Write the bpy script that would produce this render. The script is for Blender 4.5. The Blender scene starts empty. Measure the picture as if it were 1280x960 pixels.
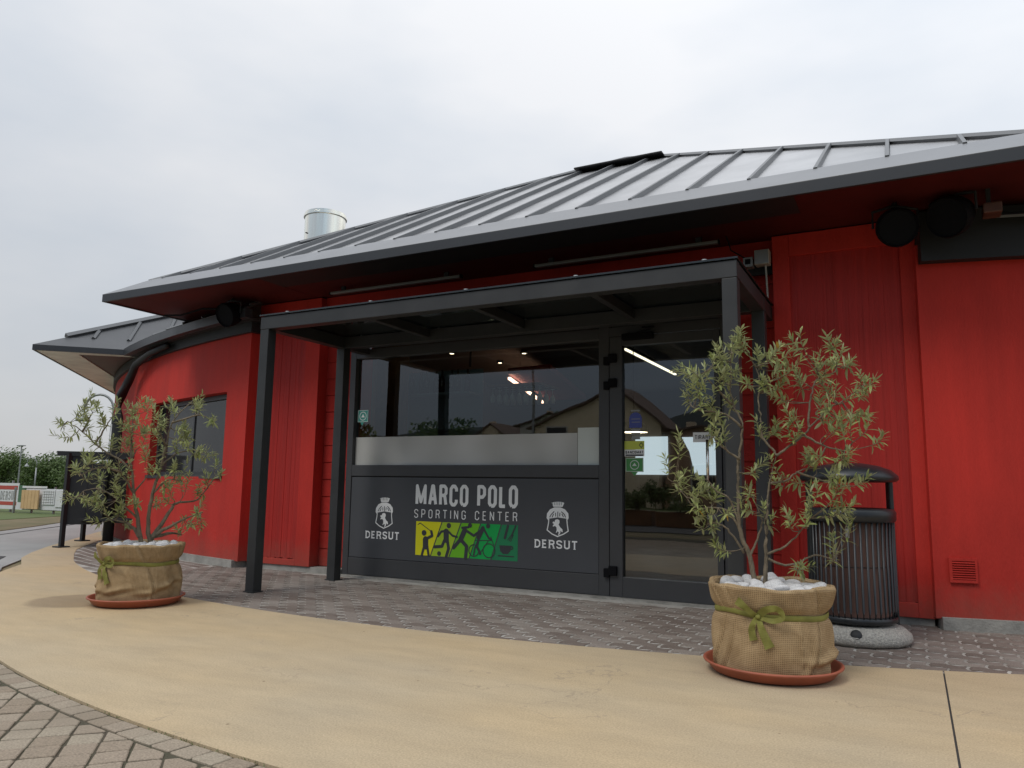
import bpy, bmesh, math, random
from mathutils import Vector, Matrix
random.seed(7)
R = math.radians
scene = bpy.context.scene
col = scene.collection

# ---------------------------------------------------------------- camera
cam_data = bpy.data.cameras.new('camera')
cam = bpy.data.objects.new('camera', cam_data); col.objects.link(cam)
cam_data.sensor_width = 36.0; cam_data.lens = 26.72
cam_data.clip_start = 0.05; cam_data.clip_end = 6000
_r = Vector((0.88626358, 0.46292318, 0.01545979))
_f = Vector((-0.46058556, 0.8772772, 0.13507648))
_u = _r.cross(_f)
cam.matrix_world = Matrix(((_r.x, _u.x, -_f.x, 0), (_r.y, _u.y, -_f.y, 0), (_r.z, _u.z, -_f.z, 1.0), (0, 0, 0, 1)))
scene.camera = cam

# ---------------------------------------------------------------- world: thin overcast over a hazy sky
SUN_EL, SUN_AZ = R(52), R(200)        # azimuth clockwise from +Y: behind the camera
world = bpy.data.worlds.new('World'); scene.world = world; world.use_nodes = True
nt = world.node_tree; nt.nodes.clear()
out = nt.nodes.new('ShaderNodeOutputWorld'); bg = nt.nodes.new('ShaderNodeBackground')
sky = nt.nodes.new('ShaderNodeTexSky'); sky.sky_type = 'NISHITA'; sky.sun_disc = False
sky.sun_elevation = SUN_EL; sky.sun_rotation = SUN_AZ; sky.dust_density = 3.0; sky.air_density = 1.0
tc = nt.nodes.new('ShaderNodeTexCoord')
mp = nt.nodes.new('ShaderNodeMapping'); mp.inputs['Scale'].default_value = (1.0, 1.0, 2.6)
nz = nt.nodes.new('ShaderNodeTexNoise'); nz.inputs['Scale'].default_value = 1.5; nz.inputs['Detail'].default_value = 5; nz.inputs['Roughness'].default_value = .5
nt.links.new(tc.outputs['Generated'], mp.inputs[0]); nt.links.new(mp.outputs[0], nz.inputs['Vector'])
cr = nt.nodes.new('ShaderNodeValToRGB')
cr.color_ramp.elements[0].position = .34; cr.color_ramp.elements[0].color = (5.15, 5.6, 6.15, 1)
cr.color_ramp.elements[1].position = .60; cr.color_ramp.elements[1].color = (6.9, 6.97, 7.12, 1)
nt.links.new(nz.outputs['Fac'], cr.inputs[0])
# brighter towards the veiled sun and the zenith (an overcast sky), greyer blue low down
sep = nt.nodes.new('ShaderNodeSeparateXYZ'); nt.links.new(tc.outputs['Generated'], sep.inputs[0])
mr = nt.nodes.new('ShaderNodeMapRange'); mr.inputs['From Min'].default_value = 0.0; mr.inputs['From Max'].default_value = .9
mr.inputs['To Min'].default_value = .80; mr.inputs['To Max'].default_value = 1.55
nt.links.new(sep.outputs['Z'], mr.inputs['Value'])
mrx = nt.nodes.new('ShaderNodeMapRange'); mrx.inputs['From Min'].default_value = -.9; mrx.inputs['From Max'].default_value = .4
mrx.inputs['To Min'].default_value = .86; mrx.inputs['To Max'].default_value = 1.12
nt.links.new(sep.outputs['X'], mrx.inputs['Value'])
mul = nt.nodes.new('ShaderNodeVectorMath'); mul.operation = 'SCALE'
mm = nt.nodes.new('ShaderNodeMath'); mm.operation = 'MULTIPLY'
# the cloud bank behind the photographer is heavier (it shows in the window glass)
mry = nt.nodes.new('ShaderNodeMapRange'); mry.inputs['From Min'].default_value = -.95; mry.inputs['From Max'].default_value = -.15
mry.inputs['To Min'].default_value = .42; mry.inputs['To Max'].default_value = 1.0; nt.links.new(sep.outputs['Y'], mry.inputs['Value'])
mm2 = nt.nodes.new('ShaderNodeMath'); mm2.operation = 'MULTIPLY'; nt.links.new(mr.outputs[0], mm2.inputs[0]); nt.links.new(mry.outputs[0], mm2.inputs[1])
nt.links.new(mm2.outputs[0], mm.inputs[0]); nt.links.new(mrx.outputs[0], mm.inputs[1])
nt.links.new(cr.outputs[0], mul.inputs[0]); nt.links.new(mm.outputs[0], mul.inputs['Scale'])
tint = nt.nodes.new('ShaderNodeMixRGB'); tint.blend_type = 'MULTIPLY'; tint.inputs[0].default_value = 1
tr_ = nt.nodes.new('ShaderNodeValToRGB'); tr_.color_ramp.elements[0].color = (.74, .92, 1.15, 1); tr_.color_ramp.elements[1].color = (1, 1, 1, 1)
tmr = nt.nodes.new('ShaderNodeMapRange'); tmr.inputs['From Min'].default_value = -.95; tmr.inputs['From Max'].default_value = -.15; nt.links.new(sep.outputs['Y'], tmr.inputs['Value'])
nt.links.new(tmr.outputs[0], tr_.inputs[0]); nt.links.new(mul.outputs[0], tint.inputs[1]); nt.links.new(tr_.outputs[0], tint.inputs[2])
mix = nt.nodes.new('ShaderNodeMixRGB'); mix.inputs[0].default_value = .88
nt.links.new(sky.outputs[0], mix.inputs[1]); nt.links.new(tint.outputs[0], mix.inputs[2])
nt.links.new(mix.outputs[0], bg.inputs['Color']); bg.inputs['Strength'].default_value = 0.124
nt.links.new(bg.outputs[0], out.inputs['Surface'])

sun_data = bpy.data.lights.new('sun', 'SUN'); sun_data.energy = 1.4; sun_data.angle = R(22); sun_data.color = (1, .96, .9)
sun = bpy.data.objects.new('sun', sun_data); col.objects.link(sun)
_sd = Vector((math.sin(SUN_AZ) * math.cos(SUN_EL), math.cos(SUN_AZ) * math.cos(SUN_EL), math.sin(SUN_EL)))
sun.rotation_euler = (-_sd).to_track_quat('-Z', 'Y').to_euler(); sun.location = (0, -6, 14)
scene.view_settings.view_transform = 'Standard'; scene.view_settings.look = 'None'
scene.view_settings.exposure = 0.0; scene.view_settings.gamma = 1.0
try:
    scene.cycles.max_bounces = 7; scene.cycles.transparent_max_bounces = 16; scene.cycles.use_denoising = True
    scene.cycles.caustics_reflective = False; scene.cycles.caustics_refractive = False
except Exception: pass

# ---------------------------------------------------------------- materials
M = {}
def mat(name, c, rough=.6, metal=0.0, var=0.0, vscale=3.0, c2=None, bump=0.0, bscale=60.0, spec=.5, stretch=None, rvar=0.0, objvar=0.0, detail=5):
    m = bpy.data.materials.new(name); m.use_nodes = True; t = m.node_tree; b = t.nodes['Principled BSDF']
    b.inputs['Base Color'].default_value = (*c, 1); b.inputs['Roughness'].default_value = rough; b.inputs['Metallic'].default_value = metal
    b.inputs['Specular IOR Level'].default_value = spec
    t_c = t.nodes.new('ShaderNodeTexCoord'); src = t_c.outputs['Object']
    if stretch:
        mpn = t.nodes.new('ShaderNodeMapping'); mpn.inputs['Scale'].default_value = stretch
        t.links.new(src, mpn.inputs[0]); src = mpn.outputs[0]
    colour = None
    if var or c2:
        n = t.nodes.new('ShaderNodeTexNoise'); n.inputs['Scale'].default_value = vscale; n.inputs['Detail'].default_value = detail; n.inputs['Roughness'].default_value = .6
        t.links.new(src, n.inputs['Vector'])
        r = t.nodes.new('ShaderNodeValToRGB'); r.color_ramp.elements[0].position = .32; r.color_ramp.elements[1].position = .68
        a = c2 if c2 else tuple(x * (1 - var) for x in c)
        z = c if c2 else tuple(min(1, x * (1 + var)) for x in c)
        r.color_ramp.elements[0].color = (*a, 1); r.color_ramp.elements[1].color = (*z, 1)
        t.links.new(n.outputs['Fac'], r.inputs[0]); colour = r.outputs[0]
        if rvar:
            q = t.nodes.new('ShaderNodeMapRange'); q.inputs['To Min'].default_value = max(0, rough - rvar); q.inputs['To Max'].default_value = min(1, rough + rvar)
            t.links.new(n.outputs['Fac'], q.inputs['Value']); t.links.new(q.outputs[0], b.inputs['Roughness'])
    if objvar:
        oi = t.nodes.new('ShaderNodeObjectInfo'); q = t.nodes.new('ShaderNodeMapRange')
        q.inputs['To Min'].default_value = 1 - objvar; q.inputs['To Max'].default_value = 1 + objvar
        t.links.new(oi.outputs['Random'], q.inputs['Value'])
        vm = t.nodes.new('ShaderNodeVectorMath'); vm.operation = 'SCALE'
        if colour is None: vm.inputs[0].default_value = c
        else: t.links.new(colour, vm.inputs[0])
        t.links.new(q.outputs[0], vm.inputs['Scale']); colour = vm.outputs[0]
    if name.startswith('red_'):      # faint rain streaks and a dusty splash zone near the foot of the painted walls
        ge = t.nodes.new('ShaderNodeNewGeometry'); ms = t.nodes.new('ShaderNodeMapping'); ms.inputs['Scale'].default_value = (7, 7, .35); t.links.new(ge.outputs['Position'], ms.inputs[0])
        ns = t.nodes.new('ShaderNodeTexNoise'); ns.inputs['Scale'].default_value = 1.6; ns.inputs['Detail'].default_value = 6; ns.inputs['Roughness'].default_value = .65; t.links.new(ms.outputs[0], ns.inputs['Vector'])
        rs_ = t.nodes.new('ShaderNodeMapRange'); rs_.inputs['From Min'].default_value = .3; rs_.inputs['From Max'].default_value = .7; rs_.inputs['To Min'].default_value = .94; rs_.inputs['To Max'].default_value = 1.05; t.links.new(ns.outputs['Fac'], rs_.inputs['Value'])
        v1 = t.nodes.new('ShaderNodeVectorMath'); v1.operation = 'SCALE'; t.links.new(colour, v1.inputs[0]); t.links.new(rs_.outputs[0], v1.inputs['Scale'])
        sz = t.nodes.new('ShaderNodeSeparateXYZ'); t.links.new(ge.outputs['Position'], sz.inputs[0])
        nd = t.nodes.new('ShaderNodeTexNoise'); nd.inputs['Scale'].default_value = 9; nd.inputs['Detail'].default_value = 8; nd.inputs['Roughness'].default_value = .75; t.links.new(ge.outputs['Position'], nd.inputs['Vector'])
        hh = t.nodes.new('ShaderNodeMath'); hh.operation = 'MULTIPLY_ADD'; hh.inputs[1].default_value = -.55; t.links.new(nd.outputs['Fac'], hh.inputs[0]); t.links.new(sz.outputs['Z'], hh.inputs[2])
        hr = t.nodes.new('ShaderNodeMapRange'); hr.inputs['From Min'].default_value = -.22; hr.inputs['From Max'].default_value = .10; hr.inputs['To Min'].default_value = .45; hr.inputs['To Max'].default_value = 0; t.links.new(hh.outputs[0], hr.inputs['Value'])
        md = t.nodes.new('ShaderNodeMixRGB'); md.inputs[2].default_value = (.20, .085, .06, 1); t.links.new(hr.outputs[0], md.inputs[0]); t.links.new(v1.outputs[0], md.inputs[1]); colour = md.outputs[0]
    if colour is not None: t.links.new(colour, b.inputs['Base Color'])
    if bump:
        n2 = t.nodes.new('ShaderNodeTexNoise'); n2.inputs['Scale'].default_value = bscale; n2.inputs['Detail'].default_value = 4
        t.links.new(src, n2.inputs['Vector'])
        bp = t.nodes.new('ShaderNodeBump'); bp.inputs['Strength'].default_value = min(1, bump); bp.inputs['Distance'].default_value = .01
        t.links.new(n2.outputs['Fac'], bp.inputs['Height']); t.links.new(bp.outputs[0], b.inputs['Normal'])
    M[name] = m; return m

mat('red_render', (.46, .027, .018), .72, var=.17, vscale=1.6, bump=.35, bscale=70, rvar=.08, spec=.30, stretch=(1, 1, .38), detail=8)
mat('red_striated', (.37, .018, .013), .6, var=.12, vscale=2.0, bump=1.0, bscale=7, stretch=(9, 9, .22), spec=.35)
mat('red_block', (.36, .020, .014), .7, var=.12, vscale=6, bump=.5, bscale=120, spec=.3)
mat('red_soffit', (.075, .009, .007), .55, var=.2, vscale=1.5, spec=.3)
mat('plinth_concrete', (.27, .26, .235), .9, var=.3, vscale=5, bump=.6, bscale=60)
mat('roof_metal', (.46, .46, .465), .36, metal=.75, var=.14, vscale=1.6, objvar=.10, bump=.12, bscale=1.3, rvar=.1)
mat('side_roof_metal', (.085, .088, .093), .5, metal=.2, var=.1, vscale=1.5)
mat('roof_flashing', (.25, .255, .265), .42, metal=.6, var=.07, vscale=1.5)
mat('seam_metal', (.16, .165, .17), .42, metal=.5)
mat('fascia_metal', (.040, .042, .046), .42, metal=.2, var=.08, vscale=1)
mat('dark_trim', (.009, .0095, .010), .6, var=.2)
mat('frame_grey', (.052, .053, .056), .42, var=.08, vscale=2, metal=.15, rvar=.06)
mat('panel_grey', (.063, .066, .073), .38, var=.05, vscale=1.2, spec=.4)
mat('canopy_steel', (.030, .031, .032), .5, var=.2, vscale=3, metal=.2, rvar=.1)
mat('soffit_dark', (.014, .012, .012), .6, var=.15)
mat('soffit_cream', (.74, .80, .66), .7, var=.2, vscale=1.5)
mat('soffit_wood', (.075, .03, .018), .55, var=.35, vscale=2, stretch=(1, 8, 1))
mat('black_plastic', (.003, .003, .004), .75, spec=.15)
mat('black_metal', (.012, .013, .014), .6, metal=.0, var=.2)
mat('bin_metal', (.022, .025, .028), .36, var=.25, vscale=9, metal=.2, rvar=.1)
mat('bin_liner', (.155, .085, .068), .55, var=.3, vscale=6, stretch=(1, 1, .3), metal=.2)
mat('steel_bright', (.97, .91, .80), .22, metal=1.0, var=.1, vscale=3, stretch=(6, 6, .2))
mat('light_plastic', (.42, .41, .37), .5, var=.1)
mat('lamp_aluminium', (.24, .24, .23), .4, metal=.4)
mat('granite', (.52, .49, .43), .9, c2=(.25, .24, .22), vscale=75, bump=1.0, bscale=110)
mat('terracotta', (.33, .092, .05), .55, var=.14, vscale=5, rvar=.1)
mat('pebble_white', (.74, .73, .71), .55, c2=(.44, .43, .43), vscale=9, bump=.3, bscale=30, objvar=.08)
mat('soil', (.06, .045, .03), .95, var=.4, vscale=20, bump=1, bscale=80)
mat('bark', (.21, .165, .11), .85, c2=(.11, .09, .06), vscale=35, bump=.9, bscale=90, stretch=(1, 1, .35))
mat('ribbon', (.185, .18, .042), .8, var=.15, vscale=12, spec=.35)
mat('mortar', (.50, .48, .44), .95, c2=(.24, .22, .19), vscale=2.2, bump=.6, bscale=100)
mat('sett_joint', (.075, .058, .04), .95, c2=(.06, .06, .032), vscale=4, bump=.8, bscale=60)
mat('asphalt_grey', (.30, .30, .29), .9, var=.13, vscale=.8, bump=.4, bscale=120)
mat('asphalt_dark', (.07, .07, .07), .9, var=.2, vscale=.6, bump=.4, bscale=100)
mat('drain_dark', (.04, .04, .04), .8)
mat('dry_grass', (.20, .15, .085), .95, c2=(.10, .10, .04), vscale=.7, bump=1, bscale=8)
mat('grass_green', (.075, .12, .028), .95, c2=(.10, .12, .04), vscale=.5, bump=1, bscale=6)
mat('white_print', (.82, .82, .80), .5, spec=.3)
mat('dark_print', (.045, .047, .052), .5, spec=.3)
mat('print_yellow', (.70, .66, .015), .5, spec=.3); mat('print_lime', (.36, .52, .03), .5, spec=.3); mat('print_leaf', (.15, .46, .02), .5, spec=.3)
mat('print_green', (.008, .36, .075), .5, spec=.3); mat('print_teal', (.02, .21, .085), .5, spec=.3)
mat('frosted_film', (.62, .62, .60), .6, c2=(.40, .40, .375), vscale=1.3, detail=1)
mat('film_patch', (.62, .66, .62), .6, var=.03)
mat('paper_white', (.8, .8, .78), .6)
mat('sticker_blue', (.05, .07, .3), .4); mat('sticker_green', (.06, .27, .07), .4); mat('sticker_lime', (.55, .6, .08), .4); mat('sticker_teal', (.05, .30, .26), .4)
mat('interior_dark', (.14, .12, .10), .8); mat('interior_floor', (.10, .075, .05), .5, var=.3); mat('interior_red', (.30, .03, .02), .5)
mat('interior_blue', (.20, .30, .33), .5); mat('bottle_glass', (.006, .012, .01), .12, spec=.7); mat('wood_brown', (.16, .075, .03), .55, var=.3, vscale=4, stretch=(1, 6, 1))
mat('wall_beige', (.78, .66, .47), .85, var=.08); mat('wall_brown', (.40, .25, .16), .85, var=.08); mat('wall_white', (.6, .58, .52), .85)
mat('roof_tile', (.13, .085, .065), .85, var=.3, vscale=3); mat('window_dark', (.02, .022, .025), .2); mat('hill_green', (.045, .06, .06), 1, var=.3, vscale=.01)
mat('banner_white', (.66, .66, .66), .6, var=.08, vscale=3); mat('banner_red', (.42, .07, .05), .6); mat('board_tan', (.60, .40, .20), .7, var=.1); mat('tarp_green', (.08, .16, .09), .7, var=.2)
mat('galvanised', (.27, .28, .28), .5, metal=.5, var=.15); mat('plastic_grey', (.22, .22, .21), .6)

def emission(name, c, s):
    m = bpy.data.materials.new(name); m.use_nodes = True; b = m.node_tree.nodes['Principled BSDF']
    b.inputs['Base Color'].default_value = (.5, .5, .5, 1); b.inputs['Emission Color'].default_value = (*c, 1); b.inputs['Emission Strength'].default_value = s
    M[name] = m
emission('lamp_warm', (1, .78, .5), 30); emission('lamp_strip', (1, .82, .58), 3.2); emission('lamp_bar', (1, .55, .38), 6.0); emission('lamp_dim', (1, .75, .5), 9); emission('window_lit', (.84, .92, 1), 1.05)

def glass(name, tint, refl=1.0, rough=.0, body=0.0, body_c=(.05, .05, .05)):
    m = bpy.data.materials.new(name); m.use_nodes = True; t = m.node_tree; t.nodes.clear()
    o = t.nodes.new('ShaderNodeOutputMaterial'); tr = t.nodes.new('ShaderNodeBsdfTransparent'); tr.inputs[0].default_value = (*tint, 1)
    gl = t.nodes.new('ShaderNodeBsdfGlossy'); gl.inputs['Roughness'].default_value = rough; gl.inputs['Color'].default_value = (refl, refl, refl, 1)
    fr = t.nodes.new('ShaderNodeFresnel'); fr.inputs['IOR'].default_value = 1.95
    gn = t.nodes.new('ShaderNodeTexNoise'); gn.inputs['Scale'].default_value = 1.3; gn.inputs['Detail'].default_value = 1; gp = t.nodes.new('ShaderNodeNewGeometry'); t.links.new(gp.outputs['Position'], gn.inputs['Vector'])
    gb_ = t.nodes.new('ShaderNodeBump'); gb_.inputs['Strength'].default_value = .12; gb_.inputs['Distance'].default_value = .02; t.links.new(gn.outputs['Fac'], gb_.inputs['Height']); t.links.new(gb_.outputs[0], gl.inputs['Normal'])
    ge = t.nodes.new('ShaderNodeNewGeometry'); inv = t.nodes.new('ShaderNodeMath'); inv.operation = 'SUBTRACT'; inv.inputs[0].default_value = 1
    t.links.new(ge.outputs['Backfacing'], inv.inputs[1])
    ml = t.nodes.new('ShaderNodeMath'); ml.operation = 'MULTIPLY'; t.links.new(fr.outputs[0], ml.inputs[0]); t.links.new(inv.outputs[0], ml.inputs[1])
    base = tr.outputs[0]
    if body:
        df = t.nodes.new('ShaderNodeBsdfDiffuse'); df.inputs[0].default_value = (*body_c, 1)
        mb = t.nodes.new('ShaderNodeMixShader'); mb.inputs[0].default_value = body; t.links.new(tr.outputs[0], mb.inputs[1]); t.links.new(df.outputs[0], mb.inputs[2]); base = mb.outputs[0]
    mx = t.nodes.new('ShaderNodeMixShader'); t.links.new(ml.outputs[0], mx.inputs[0]); t.links.new(base, mx.inputs[1]); t.links.new(gl.outputs[0], mx.inputs[2])
    t.links.new(mx.outputs[0], o.inputs['Surface']); M[name] = m
glass('pane_glass', (.74, .79, .79), 1.0)
glass('screen_glass', (.12, .12, .12), .5, .06, .55, (.06, .06, .062))
glass('roof_glass', (.22, .25, .24), .6, .05, .5, (.03, .035, .033))

def concrete_beige():
    m = bpy.data.materials.new('concrete_beige'); m.use_nodes = True; t = m.node_tree; b = t.nodes['Principled BSDF']; L = t.links.new
    tcn = t.nodes.new('ShaderNodeTexCoord').outputs['Object']
    def noise(s, d=5, rg=.6, w=None):
        n = t.nodes.new('ShaderNodeTexNoise'); n.inputs['Scale'].default_value = s; n.inputs['Detail'].default_value = d; n.inputs['Roughness'].default_value = rg
        L(w or tcn, n.inputs['Vector']); return n.outputs['Fac']
    def ramp(src, p0, c0, p1, c1):
        r = t.nodes.new('ShaderNodeValToRGB'); r.color_ramp.elements[0].position = p0; r.color_ramp.elements[0].color = (*c0, 1)
        r.color_ramp.elements[1].position = p1; r.color_ramp.elements[1].color = (*c1, 1); L(src, r.inputs[0]); return r.outputs[0]
    def mixc(mode, fac, a, bb):
        x = t.nodes.new('ShaderNodeMixRGB'); x.blend_type = mode; x.inputs[0].default_value = fac; L(a, x.inputs[1]); L(bb, x.inputs[2]); return x.outputs[0]
    mps = t.nodes.new('ShaderNodeMapping'); mps.inputs['Scale'].default_value = (.55, 1.6, 1); L(tcn, mps.inputs[0])
    a = ramp(noise(.75, 4, .55), .30, (.415, .345, .245), .70, (.525, .388, .222))
    a = mixc('MIX', .55, a, ramp(noise(.4, 3, .5, mps.outputs[0]), .35, (.455, .385, .275), .68, (.525, .388, .215)))
    a = mixc('MULTIPLY', 1, a, ramp(noise(3.4, 9, .72, mps.outputs[0]), .25, (.85, .85, .86), .75, (1.09, 1.08, 1.07)))
    a = mixc('MULTIPLY', 1, a, ramp(noise(120, 3, .6), .3, (.78, .78, .77), .7, (1.14, 1.14, 1.14)))
    # sparse dark specks
    v = t.nodes.new('ShaderNodeTexVoronoi'); v.inputs['Scale'].default_value = 3.6; L(tcn, v.inputs['Vector'])
    a = mixc('MULTIPLY', 1, a, ramp(v.outputs['Distance'], .018, (.42, .38, .33), .032, (1, 1, 1)))
    # hairline cracks
    w = t.nodes.new('ShaderNodeTexNoise'); w.inputs['Scale'].default_value = .55; w.inputs['Detail'].default_value = 6; w.inputs['Roughness'].default_value = .62; L(tcn, w.inputs['Vector'])
    s1 = t.nodes.new('ShaderNodeMath'); s1.operation = 'SUBTRACT'; s1.inputs[1].default_value = .5; L(w.outputs['Fac'], s1.inputs[0])
    s2 = t.nodes.new('ShaderNodeMath'); s2.operation = 'ABSOLUTE'; L(s1.outputs[0], s2.inputs[0])
    crack = ramp(s2.outputs[0], .0008, (1, 1, 1), .0030, (0, 0, 0))
    gate = ramp(noise(.9, 2), .50, (0, 0, 0), .58, (1, 1, 1))
    cg = mixc('MULTIPLY', 1, crack, gate)
    x = t.nodes.new('ShaderNodeMixRGB'); x.inputs[2].default_value = (.34, .27, .185, 1); L(cg, x.inputs[0]); L(a, x.inputs[1]); a = x.outputs[0]
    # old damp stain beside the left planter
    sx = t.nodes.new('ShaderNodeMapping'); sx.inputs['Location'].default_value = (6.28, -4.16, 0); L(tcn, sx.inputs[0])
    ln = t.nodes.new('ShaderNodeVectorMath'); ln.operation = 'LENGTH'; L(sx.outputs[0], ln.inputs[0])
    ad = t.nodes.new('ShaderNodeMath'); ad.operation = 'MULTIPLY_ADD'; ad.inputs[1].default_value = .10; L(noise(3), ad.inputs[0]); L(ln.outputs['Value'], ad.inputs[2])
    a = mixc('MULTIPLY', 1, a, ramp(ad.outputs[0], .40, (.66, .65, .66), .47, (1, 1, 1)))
    L(a, b.inputs['Base Color']); b.inputs['Roughness'].default_value = .78; b.inputs['Specular IOR Level'].default_value = .3
    bp = t.nodes.new('ShaderNodeBump'); bp.inputs['Strength'].default_value = .25; bp.inputs['Distance'].default_value = .006; L(noise(90, 5), bp.inputs['Height']); L(bp.outputs[0], b.inputs['Normal'])
    M['concrete_beige'] = m
concrete_beige()

def stone_mat(name, ca, cb, cc, dirt, dscale=.9):
    # every piece its own tint (by object or, in joined pieces, by island), with grain and blotches
    m = bpy.data.materials.new(name); m.use_nodes = True; t = m.node_tree; b = t.nodes['Principled BSDF']; L = t.links.new
    ge = t.nodes.new('ShaderNodeNewGeometry'); pos = ge.outputs['Position']
    wn = t.nodes.new('ShaderNodeTexWhiteNoise'); wn.noise_dimensions = '3D'
    at = t.nodes.new('ShaderNodeAttribute'); at.attribute_type = 'GEOMETRY'; at.attribute_name = 'tint'
    oi = t.nodes.new('ShaderNodeObjectInfo'); L(oi.outputs['Location'], wn.inputs['Vector'])
    su = t.nodes.new('ShaderNodeMath'); su.operation = 'ADD'; L(wn.outputs['Value'], su.inputs[0]); L(at.outputs['Fac'], su.inputs[1])
    fr = t.nodes.new('ShaderNodeMath'); fr.operation = 'FRACT'; L(su.outputs[0], fr.inputs[0])
    r = t.nodes.new('ShaderNodeValToRGB'); e = r.color_ramp.elements; e[0].color = (*ca, 1); e[1].color = (*cc, 1); e.new(.5).color = (*cb, 1)
    L(fr.outputs[0], r.inputs[0])
    def noise(s, d=4):
        n = t.nodes.new('ShaderNodeTexNoise'); n.inputs['Scale'].default_value = s; n.inputs['Detail'].default_value = d; L(pos, n.inputs['Vector']); return n.outputs['Fac']
    def ramp(src, p0, c0, p1, c1):
        q = t.nodes.new('ShaderNodeValToRGB'); q.color_ramp.elements[0].position = p0; q.color_ramp.elements[0].color = (*c0, 1)
        q.color_ramp.elements[1].position = p1; q.color_ramp.elements[1].color = (*c1, 1); L(src, q.inputs[0]); return q.outputs[0]
    x = t.nodes.new('ShaderNodeMixRGB'); x.blend_type = 'MULTIPLY'; x.inputs[0].default_value = 1; L(r.outputs[0], x.inputs[1]); L(ramp(noise(130, 3), .3, (.72, .72, .72), .7, (1.2, 1.2, 1.2)), x.inputs[2])
    y = t.nodes.new('ShaderNodeMixRGB'); y.inputs[2].default_value = (*dirt, 1); L(ramp(noise(dscale, 6), .52, (0, 0, 0), .72, (.75, .75, .75)), y.inputs[0]); L(x.outputs[0], y.inputs[1])
    L(y.outputs[0], b.inputs['Base Color']); b.inputs['Roughness'].default_value = .88; b.inputs['Specular IOR Level'].default_value = .3
    bp = t.nodes.new('ShaderNodeBump'); bp.inputs['Strength'].default_value = .7; bp.inputs['Distance'].default_value = .004; L(noise(110), bp.inputs['Height']); L(bp.outputs[0], b.inputs['Normal'])
    M[name] = m
stone_mat('paver_stone', (.150, .118, .098), (.20, .165, .140), (.255, .22, .19), (.28, .26, .23), 1.0)
stone_mat('sett_stone', (.265, .212, .155), (.31, .25, .19), (.34, .29, .22), (.24, .20, .15), 2.0)

def burlap():
    m = bpy.data.materials.new('burlap'); m.use_nodes = True; t = m.node_tree; b = t.nodes['Principled BSDF']; L = t.links.new
    uv = t.nodes.new('ShaderNodeUVMap')
    def wave(direction, s):
        w = t.nodes.new('ShaderNodeTexWave'); w.bands_direction = direction; w.inputs['Scale'].default_value = s; w.inputs['Distortion'].default_value = 1.2; w.inputs['Detail'].default_value = 2
        w.inputs['Detail Scale'].default_value = 2; L(uv.outputs[0], w.inputs['Vector']); return w.outputs['Fac']
    mxx = t.nodes.new('ShaderNodeMath'); mxx.operation = 'MAXIMUM'; L(wave('X', 33), mxx.inputs[0]); L(wave('Y', 33), mxx.inputs[1])
    n = t.nodes.new('ShaderNodeTexNoise'); n.inputs['Scale'].default_value = 9; n.inputs['Detail'].default_value = 7; n.inputs['Roughness'].default_value = .7; L(uv.outputs[0], n.inputs['Vector'])
    r = t.nodes.new('ShaderNodeValToRGB'); r.color_ramp.elements[0].position = .28; r.color_ramp.elements[0].color = (.245, .165, .085, 1); r.color_ramp.elements[1].position = .72; r.color_ramp.elements[1].color = (.43, .31, .175, 1)
    L(n.outputs['Fac'], r.inputs[0])
    q = t.nodes.new('ShaderNodeMapRange'); q.inputs['To Min'].default_value = .50; q.inputs['To Max'].default_value = 1.16; L(mxx.outputs[0], q.inputs['Value'])
    vm = t.nodes.new('ShaderNodeVectorMath'); vm.operation = 'SCALE'; L(r.outputs[0], vm.inputs[0]); L(q.outputs[0], vm.inputs['Scale']); L(vm.outputs[0], b.inputs['Base Color'])
    bp = t.nodes.new('ShaderNodeBump'); bp.inputs['Strength'].default_value = .5; bp.inputs['Distance'].default_value = .003; L(mxx.outputs[0], bp.inputs['Height']); L(bp.outputs[0], b.inputs['Normal'])
    b.inputs['Roughness'].default_value = .92; b.inputs['Specular IOR Level'].default_value = .15; M['burlap'] = m
burlap()

def leaf_mat(name, ca, cb, under, oldc=None):
    m = bpy.data.materials.new(name); m.use_nodes = True; t = m.node_tree; b = t.nodes['Principled BSDF']; L = t.links.new
    ge = t.nodes.new('ShaderNodeNewGeometry'); wn = t.nodes.new('ShaderNodeTexNoise'); wn.inputs['Scale'].default_value = 14; wn.inputs['Detail'].default_value = 3; L(ge.outputs['Position'], wn.inputs['Vector'])
    r = t.nodes.new('ShaderNodeValToRGB'); r.color_ramp.elements[0].position = .3; r.color_ramp.elements[1].position = .7
    r.color_ramp.elements[0].color = (*ca, 1); r.color_ramp.elements[1].color = (*cb, 1)
    if oldc:
        r.color_ramp.elements.new(.735).color = (*oldc, 1)
    L(wn.outputs['Fac'], r.inputs[0])
    x = t.nodes.new('ShaderNodeMixRGB'); x.inputs[2].default_value = (*under, 1); L(r.outputs[0], x.inputs[1]); L(ge.outputs['Backfacing'], x.inputs[0])
    L(x.outputs[0], b.inputs['Base Color']); b.inputs['Roughness'].default_value = .48; b.inputs['Specular IOR Level'].default_value = .4
    tl = t.nodes.new('ShaderNodeBsdfTranslucent'); L(x.outputs[0], tl.inputs[0]); ms = t.nodes.new('ShaderNodeMixShader'); ms.inputs[0].default_value = .22
    L(b.outputs[0], ms.inputs[1]); L(tl.outputs[0], ms.inputs[2]); L(ms.outputs[0], t.nodes['Material Output'].inputs['Surface']); M[name] = m
leaf_mat('leaf_olive', (.165, .21, .062), (.35, .37, .125), (.37, .40, .21))
leaf_mat('leaf_tree', (.055, .10, .028), (.13, .185, .05), (.11, .16, .055))
leaf_mat('leaf_yellow', (.42, .20, .02), (.50, .30, .03), (.45, .28, .05))

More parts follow.
